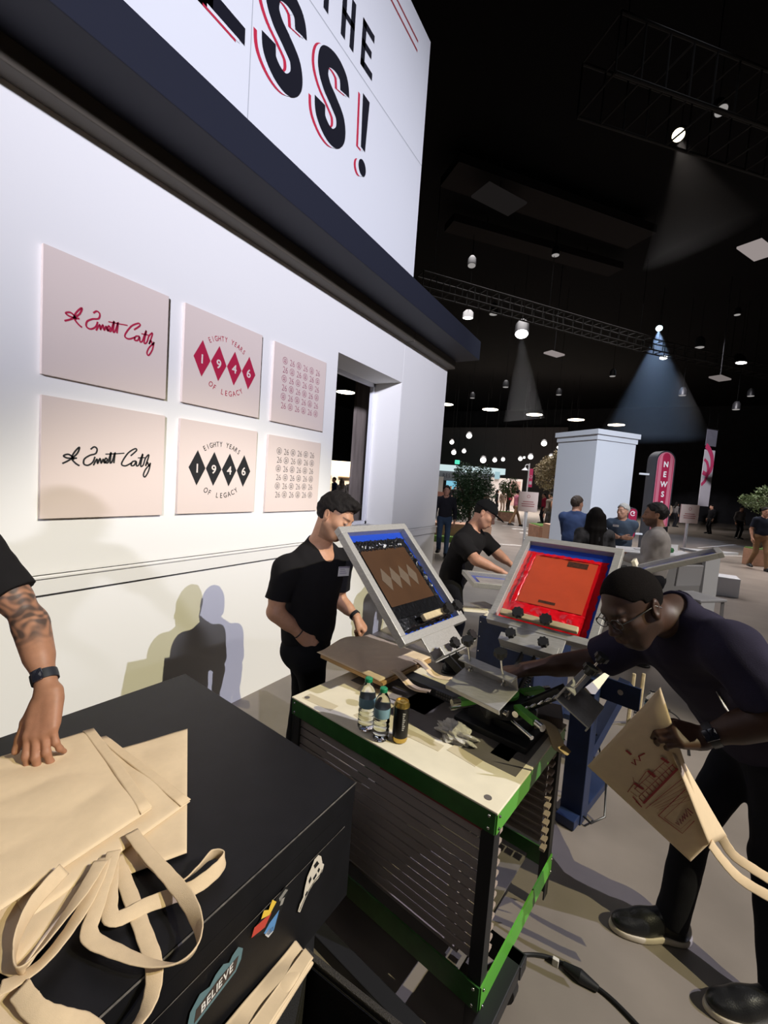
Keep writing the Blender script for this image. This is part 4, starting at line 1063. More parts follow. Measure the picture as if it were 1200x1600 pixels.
def screen(label, P0, yaw, tilt, ln, wd, kind, group=None):
    """framed printing screen; P0 = middle of its lower edge"""
    o, s_, a, n = frame_axes(yaw, tilt); P0 = Vector(P0)
    t = thing('printing_screen', P0, label, 'printing screen', group)
    M = Matrix(((s_.x, a.x, n.x, 0), (s_.y, a.y, n.y, 0), (s_.z, a.z, n.z, 0), (0, 0, 0, 1)))
    fw = .036; fh = .038
    b = MB()
    b.box((0, fw/2, -fh/2), (wd, fw, fh), M, .003); b.box((0, ln-fw/2, -fh/2), (wd, fw, fh), M, .003)
    for q in (-1, 1): b.box((q*(wd/2-fw/2), ln/2, -fh/2), (fw, ln-2*fw+.002, fh), M, .003)
    fr = b.build('frame', M_ALU, t)
    iw, il = wd-2*fw, ln-2*fw; zm = -fh+.004
    Q = lambda x, y, z: s_*x+a*y+n*z
    b = MB(); b.box((0, ln/2, zm-.001), (iw, il, .002), M); b.build('emulsion_border', M_BLUE, t)
    def patch(name, x0, x1, y0, y1, m, z, nseg=22, amp=.0, rag=.0, par=t, lab=None):
        bm = bmesh.new(); g = []
        for j in range(nseg+1):
            for i in range(nseg+1):
                u, v = i/nseg, j/nseg; x = x0+(x1-x0)*u; y = y0+(y1-y0)*v
                if rag:
                    if i in (0, nseg): x += rag*math.sin(j*2.3+x0*40)*(.6+.4*math.sin(j*5.1))
                    if j in (0, nseg): y += rag*math.sin(i*2.7+y0*40)*(.6+.4*math.sin(i*4.3))
                e_ = min(u, v, 1-u, 1-v)*8
                g.append(bm.verts.new(Q(x, y, z+amp*min(1, e_)*(1+fnoise((x, y), 95, y0*9)))))
        for j in range(nseg):
            for i in range(nseg): bm.faces.new((g[j*(nseg+1)+i], g[j*(nseg+1)+i+1], g[(j+1)*(nseg+1)+i+1], g[(j+1)*(nseg+1)+i]))
        me = bpy.data.meshes.new(name); bm.to_mesh(me); bm.free(); return link(name, me, m, par, True, lab)
    fy = lambda v: fw+il*v; fx = lambda u: -iw/2+iw*u
    if kind == 'black':
        patch('ink', fx(.03), fx(.97), fy(.02), fy(.915), M_INKBLK, zm+.0015, 26, .0015, .008)
        patch('screen_mesh', fx(.10), fx(.88), fy(.26), fy(.83), M_MESHBR, zm+.0052, 2)
        k = Ink()
        for i in range(4):
            x = fx(.26+.155*i); y = fy(.515); k.poly([(x-.032, y), (x, y-.062), (x+.032, y), (x, y+.062)])
        k.build('stencil_diamonds', M_PALE, t, Q(0, 0, zm+.0058), s_, a, .0004)
        patch('ink_bead', fx(.08), fx(.92), fy(.035), fy(.15), M_INKBLK, zm+.006, 20, .006, .004)
        patch('ink_bead', fx(.06), fx(.93), fy(.82), fy(.925), M_INKBLK, zm+.005, 34, .007, .009)
        patch('ink_bead', fx(.88), fx(.945), fy(.22), fy(.80), M_INKBLK, zm+.005, 34, .006, .006)
    elif kind == 'red':
        patch('ink', fx(.0), fx(.96), fy(.0), fy(.91), M_INKRED, zm+.0015, 26, .0018, .006)
        patch('screen_mesh', fx(.13), fx(.86), fy(.25), fy(.86), M_MESHRD, zm+.0058, 2)
        patch('ink_bead', fx(.08), fx(.90), fy(.03), fy(.24), M_INKRED, zm+.005, 22, .006, .005)
        patch('ink_bead', fx(.065), fx(.125), fy(.22), fy(.88), M_INKRED, zm+.005, 22, .005, .004)
        patch('ink_bead', fx(.12), fx(.88), fy(.86), fy(.885), M_INKRED, zm+.006, 24, .004, .004)
        for x0, x1, y0, y1 in ((.53, .76, .775, .845), (.37, .56, .285, .315)):
            patch('tape_mark', fx(x0), fx(x1), fy(y0), fy(y1), mat('brown_tape', (.06, .022, .012), .4, noise=.5, nscale=120), zm+.0066, 2)
    else:
        patch('screen_mesh', fx(.14), fx(.86), fy(.12), fy(.88), mat('grey_screen_mesh', (.30, .27, .26), .5, noise=.3, nscale=9), zm+.003, 2)
    return t, o, s_, a, n
def bar(t, s_, a, n, y, m, knobs, wd=.3, hgt=.022, lift=.012, name='squeegee_bar', dx=0.0):
    b = MB(); M = Matrix(((s_.x, a.x, n.x, 0), (s_.y, a.y, n.y, 0), (s_.z, a.z, n.z, 0), (0, 0, 0, 1)))
    b.box((dx, y, lift), (wd, .030, hgt), M, .004); o = b.build(name, m, t)
    for q in knobs:
        p = s_*(q+dx)+a*(y-.006)+n*(lift+.012); bb = MB(); bb.cyl(p-n*.02, p+n*.014, .005, n=10); sc_ = bb.build('clamp_screw', M_STEEL, o, True)
        star(p+n*.014, n, .026, .02).build('knob', M_KNOB, sc_, True)

HUB = Vector((-.41, 1.715, .80))
pr = thing('printing_press', HUB, 'black and green rotary screen printing press with silver clamps on the green rack cart', 'printing press')
z3 = lambda z: Vector((0, 0, z-.80))
b = MB(); b.box((0, 0, .015), (.30, .22, .026), Matrix.Rotation(math.radians(-9), 4, 'Z'), .004); b.box((-.06, 0, .05), (.10, .14, .07), Matrix.Rotation(math.radians(-9), 4, 'Z'), .004); b.build('base', M_DARK, pr)
b = MB(); b.cyl((0, 0, .02), (0, 0, .125), .032, n=24); b.build('post', M_DARK, pr, True)
b = MB(); b.lathe([(.058, .085), (.105, .085), (.105, .125), (.06, .128)], n=36); b.box((0, 0, .105), (.20, .20, .036), Matrix.Rotation(math.radians(36), 4, 'Z'), .006); b.build('turret', M_DARK, pr, True)
b = MB(); b.lathe([(.036, .138), (.062, .138), (.062, .150), (.036, .150)], n=36); b.build('turret_ring', M_GREEN2, pr, True)
b = MB(); b.lathe([(.0, .15), (.042, .15), (.042, .162), (.030, .166), (.030, .176), (.034, .176), (.034, .186), (.018, .190), (.018, .196), (0, .196)], n=28); b.build('bearing_nut', M_STEEL, pr, True)
for dg in (171, 83, -9, -97):                                             # registration gates between the heads
    a_ = math.radians(dg-30); o_ = Vector((math.cos(a_), math.sin(a_), 0)); s_ = Vector((-o_.y, o_.x, 0))
    b = MB(); b.span(o_*.09+Vector((0, 0, .13)), o_*.20+Vector((0, 0, .13)), (.032, .022), bev=.002); g_ = b.build('gate_arm', M_GREEN2, pr)
    b = MB(); b.cyl(o_*.20+Vector((0, 0, .13)), o_*.235+Vector((0, 0, .13)), .013, n=14); b.cyl(o_*.11-s_*.03+Vector((0, 0, .09)), o_*.22-s_*.03+Vector((0, 0, .09)), .008, n=12); b.build('gate_roller', M_STEEL, g_, True)
# pallet arm and pallet towards the black screen
o_, s_, a_, n_ = frame_axes(math.radians(171), 0)
b = MB(); b.span(o_*.05+z3(.842), o_*.60+z3(.842), (.075, .034), bev=.003); b.span(o_*-.12+z3(.83), o_*.10+z3(.83), (.10, .05), bev=.003); b.build('pallet_arm', M_DARK, pr)
k = Ink()
for i, (w_, y) in enumerate(((.07, .006), (.085, -.008))):
    for j in range(7): k.poly([(-.045+j*.0125, y), (-.045+j*.0125+.009, y), (-.045+j*.0125+.009, y+.009), (-.045+j*.0125, y+.009)])
k.build('arm_lettering', mat('faded_print', (.10, .09, .08), .6), pr, o_*.24+z3(.842)+s_*-.0385, o_*-1, Vector((0, 0, 1)), -.0006)
b = MB(); M = Matrix(((o_.x, s_.x, 0, 0), (o_.y, s_.y, 0, 0), (0, 0, 1, 0), (0, 0, 0, 1)))
b.box((.665, 0, .066), (.40, .385, .018), M, .003); pal = b.build('pallet', M_SHIRTBOARD, pr)
b = MB(); b.box((.665, 0, .048), (.30, .05, .02), M); b.box((.56, 0, .050), (.03, .20, .016), M); b.build('pallet_bracket', M_DARK, pal)
# four print heads
print_head(pr, HUB, HUB, math.radians(171), math.radians(45), .335, 1.115, .26, True, .03)
print_head(pr, HUB, HUB, math.radians(83), math.radians(40), .36, 1.11, .26, True, .03)
print_head(pr, HUB, HUB, math.radians(-9), math.radians(-28), .345, .985, .20, True, .09, .13)
print_head(pr, HUB, HUB, math.radians(-106), math.radians(-18), .225, .992, .235, True, .085, .13)
T1 = screen('tilted aluminium screen with glossy black ink over the pallet', (-.725, 1.770, 1.103), math.radians(171), math.radians(45.1), .60, .50, 'black')
bar(T1[0], *T1[2:], .075, M_WOOD, (.03, .11), .26, dx=.06)
T2 = screen('tilted aluminium screen flooded with bright red ink in the middle of the press', (-.370, 2.063, 1.106), math.radians(83), math.radians(40.5), .60, .50, 'red')
bar(T2[0], *T2[2:], .055, M_WOOD, (-.085, .045), .36, dx=-.01)
# bag on the pallet
c = [HUB+o_*r_+s_*q+z3(.880) for r_, q in ((.475, -.197), (.475, .197), (.878, .197), (.878, -.197))]
org = HUB+o_*.67+z3(.875)
t = thing('tote_bag', org, 'cream tote bag stretched over the pallet of the press in shade', 'bag', 'natural canvas tote bags')
cloth('bag_body', [c[0], c[1], c[2]+o_*.012, c[3]+o_*.008], M_CANVAS, t, org, .008, .003, 17, .7, 44, lift=lambda u, v: .028*max(0, v-.72)/.28*max(0, math.sin(PI*(u*1.25-.1)))**1.5)
for q in (-.085, .095):
    p = [HUB+o_*r_+s_*(q+dq)+z3(z_) for r_, z_, dq in ((.50, .886, 0), (.47, .885, 0), (.435, .866, .004), (.40, .848, .006), (.36, .842, .012), (.31, .850, .02))]
    ribbon('handle', p, .026, M_CANVAS2, t, org, [0]*6); 
    ribbon('handle', [v+s_*.022+Vector((0, 0, -.003)) for v in p], .018, M_CANVAS2, t, org, [20]*6)
# ------------------------------------------------------------------ things on and round the cart
def clear_mat(name, color, rough=.03, ior=1.33): return mat(name, color, rough, trans=1.0, ior=ior, spec=.5)
M_PET = clear_mat('clear_plastic', (.93, .96, .97), .04, 1.25); M_WATER = clear_mat('water', (.94, .97, .98), .0, 1.33)
M_LABEL = mat('bottle_label', (.16, .27, .30), .35); M_CAP = mat('green_cap', (.012, .22, .09), .4)
def bottle(loc, label, s=1.0, cap=True):
    t = thing('water_bottle', loc, label, 'bottle', 'clear water bottles')
    prof = [(.010, .0), (.027, .002), (.031, .010)]
    for i in range(26):
        z = .012+.0046*i; prof.append((.0312+.0012*math.sin(i*1.55)*(1 if i < 15 else .25), z))
    prof += [(.0305, .138), (.0285, .150), (.023, .163), (.016, .176), (.0125, .182), (.0125, .190)]
    b = MB(); b.lathe([(r*s, z*s) for r, z in prof], n=32); b.build('bottle_body', M_PET, t, True)
    b = MB(); b.lathe([(.0005, .003*s)]+[((r-.0018)*s, z*s) for r, z in prof[2:-9]]+[(.0005, prof[-10][1]*s)], n=32); b.build('water', M_WATER, t, True)
    b = MB(); b.lathe([(.0322*s, .092*s), (.0325*s, .094*s), (.0325*s, .126*s), (.0320*s, .128*s)], n=32); b.build('label', M_LABEL, t, True)
    if cap: b = MB(); b.lathe([(.0145*s, .186*s), (.0148*s, .187*s), (.0148*s, .199*s), (.012*s, .2015*s), (0, .202*s)], n=24); b.build('cap', M_CAP, t, True)
    return t
p1 = Z(571, 1138, .801); p2 = Z(594, 1154, .801); p3 = Z(624, 1157, .801)
bottle((p1.x, p1.y, .801), 'left clear water bottle with green cap on the cart top', 1.0)
bottle((p2.x, p2.y, .801), 'clear water bottle with green cap standing next to the black can', .97)
t = thing('drink_can', (p3.x, p3.y, .801), 'tall black drink can with gold rim and gold base on the cart top', 'can')
b = MB(); b.lathe([(.020, 0), (.026, .004), (.0285, .012), (.0285, .022)], n=32); b.build('gold_base', mat('gold_metal', (.62, .42, .10), .3, .9), t, True)
b = MB(); b.lathe([(.0285, .022), (.0287, .024), (.0287, .130), (.0285, .134)], n=32); b.build('can_body', mat('black_can_print', (.012, .011, .010), .3, .3), t, True)
b = MB(); b.lathe([(.0285, .134), (.0285, .140), (.0235, .150), (.0240, .153), (.0225, .153), (.0220, .149), (0, .149)], n=32); b.box((0, .004, .1505), (.012, .018, .0012)); b.build('gold_rim', MATS['gold_metal'], t, True)
cv = (CAM-p3); cv.z = 0; cv.normalize(); sv = Vector((-cv.y, cv.x, 0)); k = Ink()
for i in range(9): k.poly([(.006, .055+.0075*i), (.006+.010*(.6+.4*((i*7) % 3)/2), .055+.0075*i), (.006+.010*(.6+.4*((i*7) % 3)/2), .060+.0075*i), (.006, .060+.0075*i)])
k.build('can_lettering', mat('can_white', (.5, .48, .42), .4), t, cv*.0283, sv, (0, 0, 1), .0008)
# crumpled clear bag
c = Z(712, 1150, .80); t = thing('plastic_bag', (c.x, c.y, .801), 'crumpled clear plastic bag on the cart top beside the can', 'bag')
b = MB(); r_ = bmesh.ops.create_icosphere(b.bm, subdivisions=5, radius=1.0)
for v in r_['verts']:
    q = v.co.copy(); n_ = 1+.22*fnoise((q.x, q.y+q.z), 5, .3)+.10*abs(fnoise((q.x+q.z, q.y), 13, 1.1)); v.co = Vector((q.x*.082*n_, q.y*.050*n_, max(q.z, -.25)*.030*n_+.0085))
b.build('film', mat('thin_film', (.86, .82, .74), .22, trans=.45, ior=1.08, bump=1.0, bscale=45), t, True, M=Matrix.Rotation(math.radians(-30), 4, 'Z'))
# curled strap at the right end of the table, grey block
pts = [Z(822, 1142, .82), Z(838, 1128, .835), Z(858, 1134, .838), Z(868, 1152, .826), Z(873, 1168, .806), Z(878, 1172, .79), Z(884, 1166, .79)]
t = thing('tape_strip', (pts[0].x, pts[0].y, .801), 'curled strip of tan tape hanging over the right end of the cart top', 'tape')
ribbon('strip', pts, .048, mat('tan_tape', (.50, .37, .19), .55), t, t.location, [0, 0, 0, 0, 10, 20, 30])
c = Z(842, 1128, .80); t = thing('grey_block', (c.x+.03, c.y+.05, .80), 'grey block behind the curled tan tape on the cart top', 'block')
b = MB(); b.box((0, 0, .022), (.10, .13, .044), Matrix.Rotation(.2, 4, 'Z'), .004); b.build('block_body', mat('warm_grey', (.12, .095, .085), .6), t)

# ------------------------------------------------------------------ navy dryer stand behind the press
M_STAND = mat('navy_enamel', (.012, .022, .062), .4, noise=.2, nscale=10)
t = thing('dryer_stand', (-.17, 2.53, 0), 'dark navy steel stand with a black ribbed roller behind the press', 'stand', rot=math.radians(-14))
b = MB(); b.box((0, 0, .40), (.115, .09, .80), None, .004); b.build('post', M_STAND, t)
b = MB(); b.box((0, .14, .03), (.10, .52, .05), None, .004); b.build('foot', M_STAND, t)
b = MB(); b.span((.02, .06, .35), (.10, .34, .70), (.06, .05)); b.build('brace', M_STAND, t)
b = MB(); b.box((.13, .06, .735), (.22, .012, .12), None, .002); pl = b.build('side_plate', M_STAND, t)
b = MB(); b.cyl((.15, .052, .745), (.15, .046, .745), .014); b.build('bolt', M_STEEL, pl, True)
b = MB(); b.lathe([(.001, 0)]+[(.052+.004*(i % 2), .004*i) for i in range(64)]+[(.001, .256)], n=36, M=Matrix.Translation((.06, .02, .86)) @ Matrix.Rotation(math.radians(-62), 4, 'X') @ Matrix.Rotation(math.radians(28), 4, 'Y')); b.build('ribbed_roller', mat('black_rubber', (.02, .018, .017), .4), t, True)
b = MB(); b.tube([(-.02, .0, .06), (.10, -.02, .03), (.14, .06, .05), (.10, .16, .20), (.04, .1, .45)], .006, 8); b.build('power_lead', mat('black_lead', (.012, .012, .013), .4), t, True)
t = thing('cream_card', Z(945, 1040, .93), 'cream folded card sticking up behind the right clamp of the press', 'card')
q = [Z(905, 1082, .93), Z(968, 1034, .97), Z(930, 1085, .90)]
b = MB(); d3 = Vector((0, .004, .002)); b.bm.faces.new([b.bm.verts.new(p-t.location) for p in q]); r_ = bmesh.ops.extrude_face_region(b.bm, geom=b.bm.faces[:]); bmesh.ops.translate(b.bm, verts=[v for v in r_['geom'] if isinstance(v, bmesh.types.BMVert)], vec=d3); b.build('card_body', M_PAPER, t)
# squeegee handles and clear bottle standing behind
for i, (x, lb) in enumerate(((986, 'left of two upright pale wooden squeegee handles behind the navy stand'), (1001, 'right of two upright pale wooden squeegee handles behind the navy stand'))):
    a = Z(x-8, 1150, .30); c = at(x+5, 1052, (a-CAM).dot(_F)+.12)
    t = thing('squeegee', a, lb, 'squeegee', 'wooden squeegees'); b = MB(); b.span((0, 0, .05-a.z), c-a, (.022, .028), bev=.006); b.build('handle', M_WOOD, t)
    b = MB(); b.span((0, 0, .002-a.z), (0, 0, .06-a.z), (.016, .07)); b.build('blade', M_DARK, t)
a = Z(1014, 1128, .42)
t = thing('supply_box', (a.x, a.y+.02, 0), 'grey box on the floor behind the held bag under the clear bottle', 'box')
b = MB(); b.box((0, .04, .199), (.16, .22, .398), None, .004); b.build('box_side', mat('box_grey', (.13, .12, .115), .7), t)
bottle((a.x, a.y, .40), 'empty clear bottle beside the held printed bag, without a cap', 1.1, False)
# second rack and press at the back
C2 = Vector((-.98, 3.12, 0))
t = thing('supply_cabinet', C2, 'navy steel cabinet with papers on it behind the black screen', 'cabinet', rot=math.radians(-14))
b = MB(); b.box((.24, .30, .42), (.46, .60, .76), None, .004); b.build('body', M_STAND, t)
b = MB()
for i in range(7):
    for x in (.03, .45): b.ball((x, -.001, .10+.11*i), .006, n=8)
b.build('rivet', M_STEEL, t, True)
for i, (px, py, w_, d_, a_, lb) in enumerate(((742, 952, .20, .16, .5, 'loose cream sheet at the back left on the navy cabinet'), (756, 946, .16, .20, 1.0, 'crumpled cream cloth leaning against the red screen frame'), (728, 962, .14, .10, .1, 'small white sheet at the near corner of the navy cabinet'))):
    p = Z(px, py, .806+.006*i) if i < 2 else Vector((C2.x+.10, C2.y+.07, .806)); o = thing('paper_sheet', p, lb, 'paper', 'papers on the navy cabinet')
    cl = [p+Matrix.Rotation(a_, 3, 'Z') @ Vector((x*w_/2, y*d_/2, 0)) for x, y in ((-1, -1), (1, -1), (1, 1), (-1, 1))]
    cloth('sheet', cl, M_PAPER, o, o.location, .003, .006 if i == 1 else .002, 30, i, 10)
H2 = at(893, 912, 3.45); H2.z = .86
pr2 = thing('printing_press', H2, 'second screen printing press at the back where the man in the cap works', 'printing press')
b = MB(); b.cyl((0, 0, -.86), (0, 0, .20), .045, n=20); b.box((0, 0, -.84), (.22, .22, .04)); b.build('post', M_STAND, pr2)
b = MB(); b.lathe([(.05, .06), (.11, .06), (.11, .12), (.05, .12)], n=32); b.build('turret', M_DARK, pr2, True)
r2 = math.atan2(_R.y, _R.x)
hv = at(986, 889, 3.5)-H2
for dy, tl, rb, zb in ((180, 3, .35, 1.02), (math.degrees(math.atan2(hv.y, hv.x)-r2), 24, Vector((hv.x, hv.y)).length+.02, hv.z+.86-.02), (92, 30, .33, 1.08)):
    print_head(pr2, H2, H2, r2+math.radians(dy), math.radians(tl), rb, zb, .24, dy != 92, .03)
P0 = H2+Vector((math.cos(r2+PI), math.sin(r2+PI), 0))*.27; P0.z = 1.03
screen('flat grey and blue screen under the hands of the man in the cap', P0, r2+PI, math.radians(2), .56, .46, 'grey')
P0 = H2+Vector((math.cos(r2+.14), math.sin(r2+.14), 0))*.33; P0.z = 1.10
P0 = at(986, 889, 3.5)
S4 = screen('aluminium screen tilted up steeply, seen edge on above the bent man', P0, math.radians(-3), math.radians(24), .60, .46, 'grey')
b = MB(); p = S4[3]*.0
bar(S4[0], *S4[2:], .03, M_PAPER, (), .20, .05, .03, 'cream_bar', dx=-.12)

# ------------------------------------------------------------------ cables on the floor
M_LEAD = mat('black_lead', (.012, .012, .013), .4)
def cable(label, pts, r=.006, plug=None, tagp=None):
    P = [Vector(p) for p in pts]; t = thing('power_cable', P[0], label, 'cable', 'black cables on the floor'); o = t.location
    b = MB(); b.tube([p-o for p in spline(P, 8)], r, 8); b.build('lead', M_LEAD, t, True)
    if plug:
        b = MB(); a, c = Vector(plug[0])-o, Vector(plug[1])-o; b.cyl(a, a.lerp(c, .5), r*1.6, r*3.2, 14); b.cyl(a.lerp(c, .5), c, r*3.2, r*1.5, 14); b.build('connector', M_LEAD, t, True)
    if tagp:
        b = MB(); a = Vector(tagp)-o; b.box((a.x, a.y, a.z), (.022, .014, .028), None, .002); b.build('cable_label', mat('label_white', (.55, .52, .48), .5), t)
    return t
g = lambda x, y, z=.008: Z(x, y, z)
cable('black power cable with thick connector and white label on the floor', [g(776, 1512, .05), g(790, 1500, .03), g(818, 1492), g(850, 1494), g(880, 1506), g(915, 1530), g(950, 1556), g(985, 1590), g(1030, 1640)], .007, (g(880, 1507, .015), g(935, 1545, .015)), g(868, 1503, .014))
cable('thin black cable looping at the foot of the navy stand', [g(868, 1262), g(884, 1283), g(900, 1280), g(908, 1262), g(904, 1236), g(890, 1222)], .005)
cable('thin black cable running past the bent man towards the clear bottle', [g(1012, 1098, .3), g(1035, 1106, .2), g(1058, 1120, .1), g(1072, 1142, .01), g(1078, 1180)], .005, (g(1030, 1104, .24), g(1046, 1110, .17)))
# ------------------------------------------------------------------ printed bag in the bent man's hand
a, b_, c, d = at(918, 1197, 1.42), at(1032, 1074, 1.25), at(1110, 1316, 1.37), at(1079, 1346, 1.46)
pn = (d-a).cross(b_-a).normalized(); rc = at(1110, 1316, 1)-CAM; c = CAM+rc*((a-CAM).dot(pn)/rc.dot(pn))
t = thing('tote_bag', (d.x, d.y, d.z), 'cream tote bag with a red line drawing in the hand of the bent man', 'bag', 'natural canvas tote bags')
org = t.location
cloth('bag_body', [a, d, c, b_], M_CANVAS, t, org, .006, .003, 18, .4)
e1, e2 = at(1050, 1176, 1.295), at(1062, 1180, 1.36)
cloth('rear_panel', [e1, at(1108, 1321, 1.37), at(1136, 1307, 1.46), e2], M_CANVAS, t, org, .005, .0015, 18, 2.4, 14)
for pts in (((1110, 1318, 1.37), (1130, 1345, 1.37), (1158, 1374, 1.36), (1205, 1402, 1.33), (1240, 1415, 1.31)), ((1128, 1310, 1.45), (1145, 1335, 1.43), (1168, 1352, 1.41), (1210, 1378, 1.38), (1240, 1390, 1.36))):
    ribbon('handle', [at(*p) for p in pts], .030, M_CANVAS2, t, org, [60, 55, 50, 45, 40])
ux = (d-a).normalized(); nn = (d-a).cross(b_-a).normalized(); vy = nn.cross(ux)
def onbag(px, py):
    r = (px-600)/CAM_F*_R-(py-800)/CAM_F*_U+_F; p = CAM+r*((a-CAM).dot(nn)/r.dot(nn)); return ((p-a).dot(ux), (p-a).dot(vy))
q8 = lambda X, Y: onbag(920+X/4.286, 1080+Y/4.286)
k = Ink(); L = lambda pts, w_=.0022: k.stroke([q8(*p) for p in pts], w_, 0)
L([(360, 735), (590, 500)], .008); L([(330, 690), (560, 470)]); L([(375, 770), (630, 560)]); L([(300, 640), (520, 440)]); L([(290, 690), (350, 760)], .004); L([(300, 600), (360, 640)], .009); L([(390, 515), (440, 560)], .009); L([(480, 430), (530, 465)], .009)
L([(280, 460), (310, 480), (300, 440), (340, 450), (330, 420), (370, 400)], .005); L([(245, 380), (280, 410)], .007); L([(255, 660), (300, 600), (290, 560), (330, 590), (380, 520)])
for i in range(12): L([(310+22*i, 720-22*i), (335+22*i, 745-22*i)], .003)
for i in range(10): L([(275+24*i, 655-21*i), (320+24*i, 690-21*i)], .0015)
for i in range(5): L([(400+16*i, 745+8*i), (640+8*i, 590+30*i)], .0012)
L([(460, 815), (640, 640)], .003); L([(460, 815), (620, 935), (700, 850)], .003); L([(500, 830), (610, 905), (680, 840)], .0015); L([(500, 830), (650, 690)], .0015)
k.build('print', mat('ink_print_red', (.30, .015, .02), .7), t, a-org, ux, vy, .0085 if nn.dot(CAM-a) > 0 else -.0085)
k = Ink(); L([(575, 860), (600, 880), (585, 850), (615, 870), (600, 835), (625, 855), (620, 815), (640, 840), (630, 800), (655, 825), (640, 770), (680, 815)], .004); L([(650, 765), (690, 800)], .004)
k.build('print_lettering', mat('ink_print_dark', (.20, .02, .03), .7), t, a-org, ux, vy, .0090 if nn.dot(CAM-a) > 0 else -.0090)
# ------------------------------------------------------------------ the people at work
C_BLACK = fabric('black_tee', (.0095, .0085, .009)); C_BLACKP = fabric('black_trouser', (.007, .007, .009)); C_NAVY = fabric('navy_tee', (.020, .017, .034)); C_DKNAVY = fabric('dark_trouser', (.008, .008, .012))
M_SHOE = mat('black_leather', (.012, .012, .013), .32, bump=.2, bscale=200); M_SOLE = mat('cream_sole', (.55, .48, .40), .6)
R_, U_, F_ = _R, _U, _F
# man in the black T-shirt at the pallet
D1 = 2.48
pvt = Vector((-1.565, 2.06, .955))
hL, hR = at(570, 985, 2.62), at(494, 1016, 2.36)
wR, wL = at(470, 992, 2.34), at(557, 964, 2.60)
P = dict(pelvis=at(478, 1010, D1), neck=at(499, 853, D1-.02), head=at(524, 808, D1-.10), hf=R_*.76-U_*.46-F_*.34, hu=U_*.8+R_*.35,
         shR=at(447, 886, 2.32), shL=at(534, 873, 2.62), elR=at(429, 955, 2.30), elL=at(528, 936, 2.68), wrR=wR, wrL=wL,
         handR=(at(508, 1026, 2.37)-wR, -R_*.35+U_*.55-F_*.75, PINCH, .0, (.35, .3, .2)), handL=(at(574, 990, 2.60)-wL, U_*.7+R_*.75-F_*.2, FIST, .0, (.3, .5, .4)),
         hipdir=F_*.85-R_*.4)
P['hipdir'] = Vector((P['hipdir'].x, P['hipdir'].y, 0)).normalized()
pv = P['pelvis']; hd = P['hipdir']; fd = hd.cross(Vector((0, 0, 1)))
for s_, S_ in ((1, 'L'), (-1, 'R')):
    P['kn'+S_] = Vector((pv.x, pv.y, .50))+hd*.11*s_+fd*.03; P['an'+S_] = Vector((pv.x, pv.y, .085))+hd*.13*s_; P['toe'+S_] = fd+hd*.2*s_
person('person in a black T-shirt holding the edge of the pallet, head bowed', P, dict(skin=(.47, .245, .145), handrgb=(.52, .25, .17), shirt=C_BLACK, trousers=C_BLACKP, shoes=M_SHOE, hair='quiff', stub=.42, dip=.055, sleeve=.74, neckr=.060, neckline=.066, girth=1.0,
       extras=[tag_extra(.085, .055, .085, .055, .136), band_extra('L', .90, .030, M_DARK, .02), band_extra('R', .93, .0275, M_DARK, .006)]), .0042)
# bent man with glasses
nk = at(1056, 962, 1.47)
wL = at(1096, 1153, 1.29); wR = at(818, 1046, 1.80)
a1, a2 = at_z(1050, 1432, .085), at_z(1218, 1560, .085)
P = dict(pelvis=at(1196, 1168, 1.66), neck=nk, head=at(989, 949, 1.43), hf=-R_*.86-F_*.24-U_*.46, hu=U_*.9-R_*.4,
         shL=at(1142, 1010, 1.27), shR=at(1004, 992, 1.66), elL=at(1222, 1118, 1.20), elR=at(924, 1034, 1.80), wrL=wL, wrR=wR,
         handL=(at(1016, 1142, 1.262)-wL, U_*.65-F_*.72, ((.75, .8, .4), (.85, .9, .5), (.9, .95, .5), (.95, .95, .5)), .0, (.42, .2, .1)),
         handR=(at(770, 1050, 1.86)-wR, U_, RELAX), hipdir=-F_*.9-R_*.3,
         anR=a1, anL=a2, knR=at(1085, 1290, 1.74), knL=at(1205, 1345, 1.62), toeR=at_z(958, 1425, 0)-at_z(1062, 1442, 0), toeL=at_z(1122, 1572, 0)-at_z(1230, 1592, 0))
P['hipdir'] = Vector((P['hipdir'].x, P['hipdir'].y, 0)).normalized()
person('person in a navy T-shirt and glasses bending over the press with a printed bag', P, dict(skin=(.050, .024, .015), handrgb=(.10, .042, .026), lips=(.07, .028, .022), brow=(.006, .005, .004), shirt=C_NAVY, trousers=C_DKNAVY, shoes=M_SHOE, sole=M_SOLE, hair='buzz', hairmat=mat('cropped_hair', (.006, .0045, .004), .95, spec=.1, noise=.5, nscale=300, bump=.6, bscale=400), stub=.25, sleeve=.80, girth=1.05, neckr=.060, neckline=.058, armr=1.12, collar=C_NAVY,
       extras=[glasses_extra, tag_extra(.115, .0, .08, .055, .112, .25, .7), band_extra('L', .86, .0315, M_DARK, .024, U_*.6-F_*.8)]), .0038)
# arm of the man at the left edge
wL = at(76, 1082, 1.36); shL = at(-40, 850, 1.44); nkA = shL+Vector((-.05, -.19, .07))
def tattoo(Pn, rgb):
    e_, s_ = np.array(at(46, 968, 1.46)), np.array(shL); d = (s_-e_); L = np.linalg.norm(d); d /= L
    t_ = (Pn-e_[None, :]) @ d/L
    nz = .5+.5*np.sin(Pn[:, 0]*140+2*np.sin(Pn[:, 2]*90))*np.sin(Pn[:, 2]*120+1.5*np.sin(Pn[:, 1]*110))
    mk = (np.clip((.17-np.linalg.norm(Pn-(e_+d*.05)[None, :], axis=1))*22, 0, 1)*np.clip(nz*1.6-.15, 0, 1)*.85)[:, None]
    near = (np.linalg.norm(Pn-(e_+d*L*.5)[None, :], axis=1) < .30)[:, None]
    rgb[:] = rgb*(1-mk*near)+np.array((.035, .030, .028))[None, :]*mk*near
Pl = Vector((nkA.x-.25, nkA.y+.02, .93))
